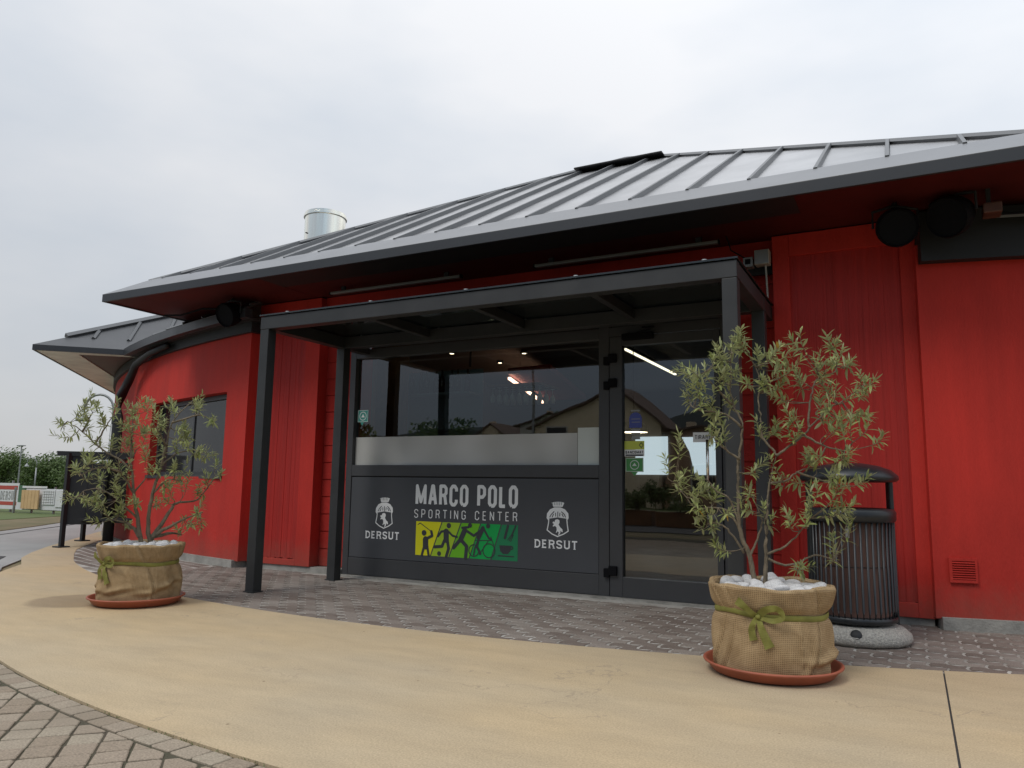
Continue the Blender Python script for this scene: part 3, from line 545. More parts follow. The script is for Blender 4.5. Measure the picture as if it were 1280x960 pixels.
pm2 = [piece_mesh('paver', [(-.102, -.047), (.102, -.047), (.102, .047), (-.102, .047)], .02, 'paver_stone')]
spots = []; rr = RW + .12; k = 0
while rr < RW + 3.2:
    th = math.atan2(-7.55 - CX, 0) ; ang = (7.55 + CX) / rr * 1.0 + (k % 2) * .11 / rr
    a = math.asin(min(1, (7.60 + CX) / rr)) + (k % 2) * .11 / rr
    while a < .60:
        x = CX - rr * math.sin(a); y = CY - rr * math.cos(a)
        if x < -7.66 and y > brick_edge(max(x, -15.2)) + .02 and x > -13.0:
            spots.append((x, y, -.0025 + rng.uniform(-.0008, .0008), -a, (0, 0), vis_key(x, y)))
        a += .222 / rr
    rr += .126; k += 1
mb = MB(); tint = []
for s in spots:
    me = pm2[0]; mt = Matrix.Translation((s[0], s[1], s[2])) @ Matrix.Rotation(s[3], 4, 'Z')
    mb.add([mt @ v.co for v in me.vertices], [tuple(p.vertices) for p in me.polygons]); tint += [rng.random()] * len(me.vertices)
o = mb.build('paver_row', 'paver_stone', bed, tint=tint); tag(o, kind='stuff')

# --- foreground setts: a soldier course along the walk, then a diagonal grid
def sett_poly(w, d, r):
    j = lambda: r.uniform(-.0025, .0025)
    c = .006
    return [(-w / 2 + c + j(), -d / 2 + j()), (w / 2 - c + j(), -d / 2 + j()), (w / 2 + j(), -d / 2 + c), (w / 2 + j(), d / 2 - c + j()), (w / 2 - c + j(), d / 2 + j()), (-w / 2 + c + j(), d / 2 + j()), (-w / 2 + j(), d / 2 - c), (-w / 2 + j(), -d / 2 + c + j())]
rs = random.Random(11)
sm = [piece_mesh('sett', sett_poly(.1165, .1165, rs), .03, 'sett_stone', .005) for _ in range(8)]
sb = [piece_mesh('sett', sett_poly(.1155, .100, rs), .03, 'sett_stone', .005) for _ in range(5)]
spots = []; bspots = []
a = -.62
while a < .42:
    r_ = SR + .060; x = SC[0] + r_ * math.sin(a); y = SC[1] - r_ * math.cos(a)
    bspots.append((x, y, -.006 + rs.uniform(-.002, .002), a, (rs.uniform(-.01, .01), 0), vis_key(x, y))); a += .1255 / r_
def clip_out(poly, cen, rad_):      # keep the side of the tangent away from the circle centre
    cxp = sum(p[0] for p in poly) / len(poly); cyp = sum(p[1] for p in poly) / len(poly)
    n = Vector((cxp - cen[0], cyp - cen[1])).normalized(); f = lambda p: (p[0] - cen[0]) * n.x + (p[1] - cen[1]) * n.y - rad_
    out_ = []
    for i in range(len(poly)):
        a_, b_ = poly[i], poly[(i + 1) % len(poly)]; fa, fb = f(a_), f(b_)
        if fa >= 0: out_.append(a_)
        if (fa >= 0) != (fb >= 0): t = fa / (fa - fb); out_.append((a_[0] + (b_[0] - a_[0]) * t, a_[1] + (b_[1] - a_[1]) * t))
    return out_
ca, sa = math.cos(R(-44)), math.sin(R(-44))
cutp = []
for i in range(-60, 61):
    for j in range(-60, 61):
        u, v = i * .128, j * .1265; x = -3.2 + u * ca - v * sa; y = 1.4 + u * sa + v * ca
        dd = math.hypot(x - SC[0], y - SC[1])
        if SR + .075 < dd <= SR + .205 and -7.5 < x < 3.4:
            pg = sett_poly(.1165, .1165, rs); pg = [(x + p[0] * ca - p[1] * sa, y + p[0] * sa + p[1] * ca) for p in pg]
            pg = clip_out(pg, SC, SR + .124)
            if len(pg) >= 3:
                ar = abs(sum(pg[q][0] * pg[(q + 1) % len(pg)][1] - pg[(q + 1) % len(pg)][0] * pg[q][1] for q in range(len(pg)))) / 2
                if ar > .0012:
                    mx_, my_ = sum(p[0] for p in pg) / len(pg), sum(p[1] for p in pg) / len(pg)
                    cutp.append((vis_key(mx_, my_), mx_, my_, [(p[0] - mx_, p[1] - my_) for p in pg]))
        if dd > SR + .205 and -7.5 < x < 3.4 and -1.2 < y < 4.4:
            spots.append((x, y, -.007 + rs.uniform(-.003, .003), R(-44) + rs.uniform(-.03, .03) + R(90) * rs.randint(0, 3), (rs.uniform(-.015, .015), rs.uniform(-.015, .015)), vis_key(x, y)))
lay(sb, bspots, sj, 'sett', 'sett_stone', None, .03, 35)
lay(sm, spots, sj, 'sett', 'sett_stone', None, .03, 205)
for vk, mx_, my_, pg in sorted(cutp)[:60]:
    o = bpy.data.objects.new('sett', piece_mesh('sett', pg, .03, 'sett_stone', .004)); col.objects.link(o); o.parent = sj; o.location = (mx_, my_, -.007 + rs.uniform(-.002, .002))
# weeds in the joint between setts and walk
wb = MB()
for i in range(90):
    a = rs.choice((-.155, -.115, -.095, -.2, -.07)) + rs.gauss(0, .008); r_ = SR + .002 + rs.uniform(-.004, .01); x = SC[0] + r_ * math.sin(a); y = SC[1] - r_ * math.cos(a)
    h = rs.uniform(.0, .009); d = rs.uniform(0, 6.28); dx, dy = math.cos(d) * .002, math.sin(d) * .002; lx, ly = rs.uniform(-.012, .012), rs.uniform(-.012, .012)
    wb.add([(x - dx, y - dy, -.008), (x + dx, y + dy, -.008), (x + lx, y + ly, h)], [(0, 1, 2)])
o = wb.build('weeds', 'leaf_tree'); tag(o, 'tiny green weeds sprouting in the joint between setts and concrete', 'weeds', kind='stuff')

# ================================================================ BUILDING
B = empty('sports_bar_building', (-3.55, 10, 0)); tag(B, 'round red rendered bar building with dark grey hipped metal roof over its glazed entrance', 'building')
ZS = 3.235
# curved wall with the window opening on the left
def arc_wall(mb, a0, a1, z0, z1, r, n=None, thick=.3):
    n = n or max(2, int(abs(a1 - a0) / .03)); A = [a0 + (a1 - a0) * i / n for i in range(n + 1)]
    k = len(A); P = lambda a, rr, z: (CX + rr * math.sin(a), CY - rr * math.cos(a), z)
    v = [P(a, r, z0) for a in A] + [P(a, r, z1) for a in A] + [P(a, r - thick, z0) for a in A] + [P(a, r - thick, z1) for a in A]
    f = []
    for i in range(k - 1):
        f += [(i, i + 1, k + i + 1, k + i), (2 * k + i + 1, 2 * k + i, 3 * k + i, 3 * k + i + 1), (k + i, k + i + 1, 3 * k + i + 1, 3 * k + i), (i + 1, i, 2 * k + i, 2 * k + i + 1)]
    f += [(0, k, 3 * k, 2 * k), (k - 1, 3 * k - 1, 4 * k - 1, 2 * k - 1)]
    mb.add(v, f)
ang = lambda x, r=RW: math.asin((x - CX) / r)
aL = ang(-7.2); aW1 = ang(-7.68); aW0 = ang(-10.05); aR = ang(.11)
mb = MB(); arc_wall(mb, -math.pi * .98, aW0, .075, 2.98, RW); arc_wall(mb, aW1, aL, .075, 2.98, RW, n=4)
arc_wall(mb, aW0, aW1, .075, 1.08, RW, n=10); arc_wall(mb, aW0, aW1, 2.155, 2.98, RW, n=10)
o = mb.build('curved_wall', 'red_render', B, smooth=True); smooth_by_angle(o, 30)
mb = MB(); arc_wall(mb, aR, math.pi * .98, .075, 2.98, RW); o = mb.build('curved_wall', 'red_render', B, smooth=True); smooth_by_angle(o, 30)
mb = MB(); arc_wall(mb, -1.2, aL - .004, -.02, .085, RW + .035, thick=.25); o = mb.build('plinth', 'plinth_concrete', B)
mb = MB(); arc_wall(mb, aR + .002, 1.2, -.02, .088, RW + .035, thick=.25); o = mb.build('plinth', 'plinth_concrete', B)
# gutter beam band and low ring roof behind
mb = MB(); arc_wall(mb, -1.25, aL + .004, 2.86, 3.0, RW + .05, thick=.3); mb.build('gutter_beam', 'dark_trim', B); mb = MB(); arc_wall(mb, aR + .001, 1.25, 2.82, 3.225, RW + .10, thick=.3); mb.build('gutter_beam', 'dark_trim', B)  # right beam is raised into a dark board standing in for recess shade
aE = ang(-10.95); aLr = aL + .012; ring_roof = MB(); arc_wall(ring_roof, aE, aLr, 2.99, 3.10, RW + .24, thick=.10); rr_o = ring_roof.build('ring_roof', 'fascia_metal', B)
mb = MB(); arc_wall(mb, aE, aLr, 2.985, 3.0, RW + .14, thick=.4); mb.build('ring_soffit', 'dark_trim', rr_o)
def cone_panel(a0, a1, r0, z0, r1, z1):
    P = lambda a, rr, z: (CX + rr * math.sin(a), CY - rr * math.cos(a), z)
    return [P(a0, r0, z0), P(a1, r0, z0), P(a1, r1, z1), P(a0, r1, z1)]
da = .0330
for i in range(-36, 37):
    a0 = i * da
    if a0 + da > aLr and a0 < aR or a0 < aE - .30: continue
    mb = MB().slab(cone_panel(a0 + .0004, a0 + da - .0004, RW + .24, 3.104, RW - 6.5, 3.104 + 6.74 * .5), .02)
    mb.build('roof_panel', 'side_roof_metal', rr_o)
mb = MB()
for i in range(-36, 38):
    a = i * da
    if a > aLr and a < aR or a < aE - .30: continue
    P = lambda rr, z: (CX + rr * math.sin(a), CY - rr * math.cos(a), z)
    p0, p1 = P(RW + .1, 3.19), P(RW - 6.5, 3.12 + 6.74 * .5); MB().tube([p0, p1], .018, 4).build('standing_seam', 'seam_metal', rr_o)
# core that closes the building above the ring roof
MB().lathe([(11.7, 3.0), (11.7, 6.35), (5.0, 7.4)], CX, CY, 48, cap1=True).build('drum_roof', 'roof_metal', B)

# ---- side window on the curved wall
SW = MB()
W = empty('side_window_root') ; bpy.data.objects.remove(W)
def wp(x, off): a = ang(x); return (CX + (RW - off) * math.sin(a), CY - (RW - off) * math.cos(a))
p0, p1 = wp(-10.04, .10), wp(-7.69, .10)
def win_local(u, z, off=0):      # u 0..1 across the opening on its chord
    n = Vector((-(p1[1] - p0[1]), p1[0] - p0[0])).normalized()
    return (p0[0] + (p1[0] - p0[0]) * u + n.x * off, p0[1] + (p1[1] - p0[1]) * u + n.y * off, z)
def wbar(mb, u0, u1, z0, z1, o0, o1):
    v = [win_local(u, z, o) for o in (o0, o1) for z in (z0, z1) for u in (u0, u1)]
    mb.add(v, [(0, 1, 3, 2), (4, 6, 7, 5), (0, 4, 5, 1), (2, 3, 7, 6), (0, 2, 6, 4), (1, 5, 7, 3)])
sw = MB(); wbar(sw, 0, 1, 1.10, 1.15, 0, .06); wbar(sw, 0, 1, 2.09, 2.15, 0, .06); wbar(sw, 0, .025, 1.1, 2.15, 0, .06); wbar(sw, .975, 1, 1.1, 2.15, 0, .06)
swo = sw.build('side_window', 'fascia_metal', B)
q = MB(); wbar(q, .49, .51, 1.15, 2.09, .02, .05); q.build('mullion', 'fascia_metal', swo)
q = MB(); wbar(q, .025, .975, 1.15, 2.09, .035, .042); q.build('pane', 'screen_glass', swo)
q = MB()
for i in range(31): wbar(q, .03, .97, 1.15 + i * .03, 1.172 + i * .03, .10 + .002, .104)
q.build('blind_slats', 'soffit_dark', swo)
q = MB(); wbar(q, -.01, 1.01, 1.055, 1.10, -.13, .06); q.build('sill', 'fascia_metal', swo)
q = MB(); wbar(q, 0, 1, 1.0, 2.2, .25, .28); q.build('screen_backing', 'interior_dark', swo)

# ---- main hipped roof over the entrance
X0, X1, Y0, Z0 = -8.93, 1.35, 5.87, 3.235
T = math.tan(R(29.3)); HW = (X1 - X0) / 2; Y1 = Y0 + 2 * HW; ZT = 3.33; AX, AY = (X0 + X1) / 2, Y0 + HW
roof = MB()
roof.box(X0, Y0, Z0, X1, Y0 + .03, ZT); roof.box(X0, Y0 + .03, Z0, X0 + .03, Y1, ZT); roof.box(X1 - .03, Y0 + .03, Z0, X1, Y1, ZT); roof.box(X0 + .03, Y1 - .03, Z0, X1 - .03, Y1, ZT)
ro = roof.build('roof', 'fascia_metal', B, bevel=.003)
def rz(d): return ZT + .002 + d * T
def rp(side, s, d):      # side 0 front,1 left,2 right,3 back; s along eave from the left, d plan distance in from the eave
    return {0: (X0 + s, Y0 + d, rz(d)), 3: (X1 - s, Y1 - d, rz(d)), 1: (X0 + d, Y1 - s, rz(d)), 2: (X1 - d, Y0 + s, rz(d))}[side]
LEN = 2 * HW; E0 = .37
for sd in range(4):
    MB().slab([rp(sd, 0, 0), rp(sd, LEN, 0), tuple(Vector(rp(sd, LEN - E0, E0)) + Vector((0, 0, .03))), tuple(Vector(rp(sd, E0, E0)) + Vector((0, 0, .03)))], .03).build('eave_flashing', 'roof_flashing', ro)
k0 = (-.05 - X0) % .5155
for sd in (0, 1):
    s = k0 - .5155; cuts = []
    while s < LEN: cuts.append(max(s, 0)); s += .5155
    cuts.append(LEN)
    for a, b in zip(cuts, cuts[1:]):
        a = max(a, E0); b = min(b, LEN - E0)
        if b - a < .02: continue
        da_, db_ = min(a, LEN - a), min(b, LEN - b)
        pts = [rp(sd, a, E0), rp(sd, b, E0)]
        if db_ > E0: pts.append(rp(sd, b, db_))
        if a < HW < b: pts.append(rp(sd, HW, HW))
        if da_ > E0: pts.append(rp(sd, a, da_))
        pts = [Vector(p) for p in pts]
        dz = Vector((0, 0, -.012)) ; MB().slab([p + dz for p in pts], .02).build('roof_panel', 'roof_metal', ro)
    for s in cuts[1:-1]:
        d1 = min(s, LEN - s)
        if d1 < E0 + .1: continue
        mb = MB(); n_ = Vector((0, -math.sin(R(29.3)), math.cos(R(29.3)))) if sd == 0 else Vector((-math.sin(R(29.3)), 0, math.cos(R(29.3))))
        t_ = Vector((1, 0, 0)) if sd == 0 else Vector((0, -1, 0))
        a, b = Vector(rp(sd, s, E0)), Vector(rp(sd, s, d1))
        w, h = .014, .036
        v = []
        for p in (a, b): v += [p - t_ * w * 1.5 - n_ * .02, p + t_ * w * 1.5 - n_ * .02, p + t_ * w + n_ * h, p - t_ * w + n_ * h]
        mb.add(v, [(0, 1, 2, 3), (7, 6, 5, 4), (0, 4, 5, 1), (1, 5, 6, 2), (2, 6, 7, 3), (3, 7, 4, 0)]); mb.build('standing_seam', 'seam_metal', ro)
for sd in (2, 3): MB().slab([rp(sd, E0, E0), rp(sd, LEN - E0, E0), rp(sd, HW, HW)], .02).build('roof_plane', 'roof_metal', ro)
for cxn, cyn in ((X0, Y0), (X1, Y0), (X0, Y1), (X1, Y1)):
    sx, sy_ = (1 if cxn < AX else -1), (1 if cyn < AY else -1)
    a = Vector((cxn + sx * E0, cyn + sy_ * E0, rz(E0) + .004)); b = Vector((AX, AY, rz(HW) + .004)); MB().tube([a, b], .034, 4).build('hip_cap', 'seam_metal', ro)
# flat cap on the peak
CPX0, CPX1, CPY0, CPY1, CPZ = -4.254, -2.908, 9.97, 11.7, 5.722
mb = MB().box(CPX0, CPY0, CPZ, CPX1, CPY1, CPZ + .028); cap = mb.build('peak_cap', 'dark_trim', ro, bevel=.01)
bx('cap_curb', 'dark_trim', ro, CPX0 + .25, CPY0 + .6, CPZ - .1, CPX1 - .2, CPY1 - .2, CPZ)
bx('cap_lip', 'dark_trim', ro, CPX0 + .3, CPY0 + .10, CPZ + .028, CPX1 - .3, CPY1 - .2, CPZ + .045)
# soffit: red boards at both ends, a dark tray over the door
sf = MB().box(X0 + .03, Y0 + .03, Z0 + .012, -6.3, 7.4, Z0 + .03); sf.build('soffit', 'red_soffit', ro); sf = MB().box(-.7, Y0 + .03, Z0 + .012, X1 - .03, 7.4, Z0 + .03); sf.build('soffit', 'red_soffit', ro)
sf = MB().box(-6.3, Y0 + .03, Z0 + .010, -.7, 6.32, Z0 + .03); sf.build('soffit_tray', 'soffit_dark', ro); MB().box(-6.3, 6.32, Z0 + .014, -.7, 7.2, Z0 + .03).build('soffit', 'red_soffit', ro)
# deck above the soffit blocks light
bx('roof_deck', 'dark_trim', ro, X0 + .05, Y0 + .05, Z0 + .05, X1 - .05, Y1 - .05, Z0 + .08)
# chimney
CHX, CHY = -8.05, 8.88
ch = MB().lathe([(.315, 3.5), (.315, 5.16), (.335, 5.17), (.335, 5.20), (.318, 5.21), (.318, 5.24), (.29, 5.24), (.29, 4.9)], CHX, CHY, 56).build('chimney', 'steel_bright', B, smooth=True); smooth_by_angle(ch, 40)
bx('chimney_tag', 'black_plastic', ch, CHX - .10, CHY - .325, 4.86, CHX - .085, CHY - .30, 4.875)

# ---- second projecting hipped roof on the left
u2 = Vector((-.70, .714)).normalized(); v2 = Vector((.714, .70)).normalized(); C2 = Vector((-11.97, 6.81)); L2 = 10.0; zf, zt = 3.0, 3.085
def q2(s, t, z): p = C2 + u2 * s + v2 * t; return (p.x, p.y, z)
r2 = MB()
r2.add([q2(0, 0, zf), q2(0, L2, zf), q2(.03, L2, zf), q2(.03, 0, zf), q2(0, 0, zt), q2(0, L2, zt), q2(.03, L2, zt), q2(.03, 0, zt)], [(0, 1, 5, 4), (2, 3, 7, 6), (0, 3, 2, 1), (4, 5, 6, 7), (0, 4, 7, 3), (1, 2, 6, 5)])
r2.add([q2(.03, 0, zf), q2(L2, 0, zf), q2(L2, .03, zf), q2(.03, .03, zf), q2(.03, 0, zt), q2(L2, 0, zt), q2(L2, .03, zt), q2(.03, .03, zt)], [(0, 1, 5, 4), (2, 3, 7, 6), (0, 3, 2, 1), (4, 5, 6, 7), (0, 4, 7, 3), (1, 2, 6, 5)])
r2o = r2.build('side_roof', 'fascia_metal', B)
T2 = .56
E2 = .36
# side facing the camera: its eave runs along v2
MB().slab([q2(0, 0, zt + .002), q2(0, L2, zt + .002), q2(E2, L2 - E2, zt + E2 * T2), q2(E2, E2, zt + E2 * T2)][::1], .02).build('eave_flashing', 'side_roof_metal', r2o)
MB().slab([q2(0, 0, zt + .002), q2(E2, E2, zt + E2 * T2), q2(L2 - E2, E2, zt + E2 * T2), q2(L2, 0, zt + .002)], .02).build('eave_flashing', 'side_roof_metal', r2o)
tt = [E2]; s = .75
while s < L2 - E2: tt.append(s); s += .52
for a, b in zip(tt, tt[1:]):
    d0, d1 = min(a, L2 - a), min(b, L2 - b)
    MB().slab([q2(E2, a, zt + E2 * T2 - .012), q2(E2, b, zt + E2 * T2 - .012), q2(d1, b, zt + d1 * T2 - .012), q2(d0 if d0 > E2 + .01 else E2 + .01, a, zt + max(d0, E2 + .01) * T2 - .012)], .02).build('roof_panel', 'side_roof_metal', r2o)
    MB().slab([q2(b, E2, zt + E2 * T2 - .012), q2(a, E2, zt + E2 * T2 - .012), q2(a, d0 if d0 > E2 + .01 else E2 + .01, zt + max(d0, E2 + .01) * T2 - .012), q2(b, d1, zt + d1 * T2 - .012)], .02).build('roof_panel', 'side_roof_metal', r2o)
    MB().tube([q2(E2, b, zt + E2 * T2 + .012), q2(d1, b, zt + d1 * T2 + .012)], .03, 4).build('standing_seam', 'seam_metal', r2o)
MB().tube([q2(E2, E2, zt + E2 * T2 + .02), q2(L2 / 2, L2 / 2, zt + L2 / 2 * T2 + .02)], .05, 4).build('hip_cap', 'seam_metal', r2o)
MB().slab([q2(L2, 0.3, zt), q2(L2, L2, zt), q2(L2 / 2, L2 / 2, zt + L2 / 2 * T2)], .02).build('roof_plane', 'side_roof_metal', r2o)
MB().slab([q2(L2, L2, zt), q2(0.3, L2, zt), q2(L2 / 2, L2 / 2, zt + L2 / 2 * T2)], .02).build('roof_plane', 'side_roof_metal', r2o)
MB().prism([q2(.03, .03, 0)[:2], q2(L2, .03, 0)[:2], q2(L2, .58, 0)[:2], q2(.30, .58, 0)[:2], q2(.14, 2.6, 0)[:2], q2(.03, 2.6, 0)[:2]], zf + .008, zf + .02).build('soffit', 'soffit_cream', r2o)
MB().prism([q2(.13, .40, 0)[:2], q2(L2, .40, 0)[:2], q2(L2, L2, 0)[:2], q2(.13, L2, 0)[:2]], zf + .022, zf + .04).build('wood_soffit', 'soffit_wood', r2o)

# ---- pilasters either side of the glazing, each with a sunk striated field
def pilaster(xa, xb, yf, fx0, fx1, fz0, fz1, zb):
    mb = MB(); d = .028
    mb.box(xa, yf, zb, fx0, yf + .4, ZS); mb.box(fx1, yf, zb, xb, yf + .4, ZS); mb.box(fx0, yf, zb, fx1, yf + .4, fz0); mb.box(fx0, yf, fz1, fx1, yf + .4, ZS)
    o = mb.build('pilaster', 'red_render', B, bevel=.004)
    mb = MB(); r = random.Random(int(xa * 10)); x = fx0; k = 0
    while x < fx1 - .004:
        w = min(r.uniform(.018, .05), fx1 - x); mb.box(x, yf + d - r.uniform(0, .005), fz0 + r.uniform(-.006, .012), x + w, yf + .2, fz1); x += w; k += 1
    mb.build('striated_panel', 'red_striated', o); return o
pilaster(-7.20, -6.20, 6.85, -7.02, -6.42, .13, 3.02, .06)
pilaster(-1.00, .112, 6.80, -.86, -.005, .165, 3.04, .055)
bx('plinth', 'plinth_concrete', B, -7.19, 6.87, -.02, -5.75, 7.1, .058); bx('plinth', 'plinth_concrete', B, -1.42, 6.825, -.02, .10, 7.1, .052)
# block strips
def blocks(xa, xb, y):
    bk = bx('block_wall', 'mortar', B, xa, y + .012, .06, xb, y + .3, ZS)
    bk.data.materials.clear(); bk.data.materials.append(M['red_block'])
    me = None; z = .065; k = 0
    while z < 2.98:
        mb = MB().box(xa + .002, y, z, xb - .002, y + .05, z + .188); o = mb.build('block', 'red_block', bk, bevel=.003); z += .2; k += 1
blocks(-6.2, -5.75, 7.0); blocks(-1.415, -1.0, 7.0)
bx('lintel', 'red_render', B, -6.195, 6.93, 3.0, -1.005, 7.2, ZS + .01); bx('lintel_trim', 'dark_trim', B, -6.19, 6.90, 2.93, -1.01, 6.93, 3.02)

# ---- glazed shop front
F = empty('shop_front', (-3.6, 6.9, 0)); tag(F, 'grey framed shop front with a big window over a dark sign panel beside the door', 'shop front')
YF = 6.885
def fr(name, x0, z0, x1, z1, y0=6.885, y1=6.98, m='frame_grey', bev=.003): return bx(name, m, F, x0, y0, z0, x1, y1, z1, bevel=bev)
fr('frame_post', -5.745, .0, -5.665, 3.0); fr('frame_post', -2.66, .0, -2.555, 3.0); fr('frame_post', -1.485, .0, -1.415, 3.0)
fr('frame_rail', -5.664, 2.455, -2.661, 2.56); fr('frame_rail', -5.664, 1.105, -2.661, 1.228); fr('frame_rail', -2.554, 2.47, -1.486, 2.56); fr('frame_rail', -5.664, 2.95, -2.661, 3.0); fr('frame_rail', -2.554, 2.95, -1.486, 3.0)
fr('kick_plate', -5.664, .012, -2.661, .20, 6.888, 6.98, 'frame_grey')
pn = fr('sign_panel', -5.660, .206, -2.665, 1.092, 6.893, 6.95, 'panel_grey', .002)
bx('panel_gap', 'dark_trim', F, -5.663, 6.91, .2, -2.662, 6.96, 1.105)
bx('pane', 'pane_glass', F, -5.665, 6.940, 1.228, -2.66, 6.946, 2.456); bx('transom_pane', 'pane_glass', F, -5.665, 6.940, 2.56, -2.66, 6.946, 2.95); bx('transom_pane', 'pane_glass', F, -2.555, 6.940, 2.56, -1.486, 6.946, 2.95)
bx('frosted_band', 'frosted_film', F, -5.664, 6.9365, 1.229, -2.905, 6.9395, 1.545); bx('frosted_patch', 'film_patch', F, -2.90, 6.9365, 1.229, -2.661, 6.9395, 1.595)
bx('threshold', 'plinth_concrete', F, -5.75, 6.79, -.02, -1.42, 6.88, .010)
# print on the sign panel
YP = 6.8915
mb = MB(); write(mb, 'MARCO POLO', -4.775, -3.53, .793, 1.022, YP, .036, .024); mb.build('lettering', 'white_print', pn)
mb = MB(); write(mb, 'SPORTING CENTER', -4.785, -3.535, .662, .755, YP, .0095, .042); mb.build('lettering', 'white_print', pn)
# five coloured fields
def lerp(a, b, t): return (a[0] + (b[0] - a[0]) * t, a[1] + (b[1] - a[1]) * t)
tl, tr_, br, bl = (-4.757, .627), (-3.525, .627), (-3.525, .272), (-4.757, .272)
tops = [tl] + [(d[0][0], .627) for d in DIV] + [tr_]; bots = [bl] + [(d[1][0], .272) for d in DIV] + [br]
for i, c in enumerate(('print_yellow', 'print_lime', 'print_leaf', 'print_green', 'print_teal')):
    gp = .007 if 0 < i else 0; gq = .007 if i < 4 else 0
    MB().flat([(bots[i][0] + gp, .272), (bots[i + 1][0] - gq, .272), (tops[i + 1][0] - gq, .627), (tops[i][0] + gp, .627)], YP).build('colour_field', c, pn)
mb = MB(); yd = YP - .0015
for pts, w in STROKES: stroke(mb, pts, w, yd)
for c, r in DISCS: disc(mb, c, r, lay_y(yd))
for c, r in RINGS: ring(mb, c, r, .011, lay_y(yd))
mb.flat(CUP[::-1], lay_y(yd)); mb.build('sport_silhouettes', 'dark_print', pn)
def emblem(cx):
    e = MB(); s = lambda l: [(p[0] + cx, p[1]) for p in l]
    e.flat(s(CROWN)[::-1], lay_y(YP)); e.flat(s(ARCH)[::-1], lay_y(YP)); stroke(e, s(SHIELD), .011, YP); e.flat(s(HORSE)[::-1], lay_y(YP))
    for i in range(7): pass
    o = e.build('emblem', 'white_print', pn)
    d = MB()
    for l in PALM: stroke(d, s(l), .0085, YP - .0015)
    for i in range(6): stroke(d, [(cx - .038 + i * .020, .868), (cx - .036 + i * .019, .838)], .0045, YP - .0015)
    stroke(d, [(cx - .05, .818), (cx + .085, .818)], .004, YP - .0015)
    d.build('emblem_detail', 'dark_print', pn)
    t = MB(); write(t, 'DERSUT', cx - .227, cx + .228, .418, .500, YP, .0145, .020, serif=True); t.build('lettering', 'white_print', pn)
emblem(-3.11); emblem(-5.205)
# window sticker
q = MB().flat([(-5.65, 1.72), (-5.50, 1.72), (-5.50, 1.86), (-5.65, 1.86)], 6.9385); q.flat([(-5.61, 1.719), (-5.585, 1.68), (-5.56, 1.719)], 6.9385); so = q.build('sticker', 'sticker_teal', F)
q = MB(); ring(q, (-5.575, 1.79), .05, .007, 6.937); q.flat([(-5.60, 1.775), (-5.55, 1.775), (-5.575, 1.815)], 6.9372); stroke(q, [(-5.645, 1.725), (-5.505, 1.725), (-5.505, 1.855), (-5.645, 1.855)], .004, 6.937, False, True); q.build('sticker_print', 'paper_white', F)

# ---- glazed door
D = empty('glazed_door', (-2.0, 6.9, 0)); tag(D, 'grey framed glass door with stickers and a white pull sign', 'door')
def dr_(name, x0, z0, x1, z1, y0=6.872, y1=6.955, m='frame_grey', bev=.003): return bx(name, m, D, x0, y0, z0, x1, y1, z1, bevel=bev)
dr_('door_frame', -2.545, .012, -2.420, 2.462); dr_('door_frame', -1.545, .012, -1.492, 2.462); dr_('door_frame', -2.419, 2.372, -1.546, 2.462); dr_('door_frame', -2.419, .012, -1.546, .195)
bx('pane', 'pane_glass', D, -2.421, 6.915, .194, -1.544, 6.921, 2.374)
for z in (2.24, 2.00, .235):
    h = bx('hinge', 'black_plastic', D, -2.60, 6.845, z - .05, -2.545, 6.885, z + .03, bevel=.004); bx('hinge_knuckle', 'black_plastic', h, -2.548, 6.838, z - .03, -2.47, 6.871, z + .055, bevel=.004)
dc = bx('door_closer', 'black_plastic', D, -2.40, 6.80, 2.415, -2.10, 6.87, 2.475, bevel=.008); MB().tube([(-2.25, 6.82, 2.47), (-2.05, 6.72, 2.50), (-2.2, 6.84, 2.53)], .010, 6).build('closer_arm', 'black_plastic', dc)
hd = MB().tube([(-1.60, 6.80, 1.0), (-1.60, 6.80, 1.45)], .013, 10); hd.tube([(-1.60, 6.80, 1.05), (-1.60, 6.875, 1.05)], .008, 8); hd.tube([(-1.60, 6.80, 1.40), (-1.60, 6.875, 1.40)], .008, 8); hd.build('handle', 'steel_bright', D, smooth=True)
YS = 6.9125
q = MB().flat([(-1.755, 1.435), (-1.575, 1.435), (-1.575, 1.525), (-1.755, 1.525)], YS); ps = q.build('pull_sign', 'paper_white', D)
q = MB(); write(q, 'TIRARE', -1.738, -1.592, 1.462, 1.500, YS - .0012, .0055, .007); q.build('lettering', 'dark_print', ps)
q = MB(); disc(q, (-2.30, 1.665), .062, YS); q.flat([(-2.362, 1.58), (-2.238, 1.58), (-2.238, 1.66), (-2.362, 1.66)], YS + .0004); q.build('sticker', 'sticker_blue', D)
q = MB()
for i, (a, b) in enumerate(((1.735, 1.75), (1.66, 1.667), (1.63, 1.637), (1.545, 1.57), (1.515, 1.535), (1.47, 1.505))): q.flat([(-2.345 + .004 * (i % 3), a), (-2.255, a), (-2.255, b), (-2.345 + .004 * (i % 3), b)], YS - .001)
q.build('sticker_print', 'lamp_aluminium', D)
q = MB().flat([(-2.41, 1.375), (-2.215, 1.375), (-2.215, 1.455), (-2.41, 1.455)], YS); q.build('sticker', 'sticker_lime', D)
q = MB().flat([(-2.41, 1.31), (-2.215, 1.31), (-2.215, 1.374), (-2.41, 1.374)], YS); bs = q.build('sticker', 'paper_white', D)
q = MB(); write(q, 'BANCOMAT', -2.40, -2.225, 1.335, 1.362, YS - .001, .005, .005); q.flat([(-2.40, 1.314), (-2.225, 1.314), (-2.225, 1.328), (-2.40, 1.328)], YS - .001); stroke(q, [(-2.265, 1.415), (-2.245, 1.438), (-2.225, 1.415), (-2.245, 1.392)], .006, YS - .001, False, True); q.build('sticker_print', 'dark_print', D)
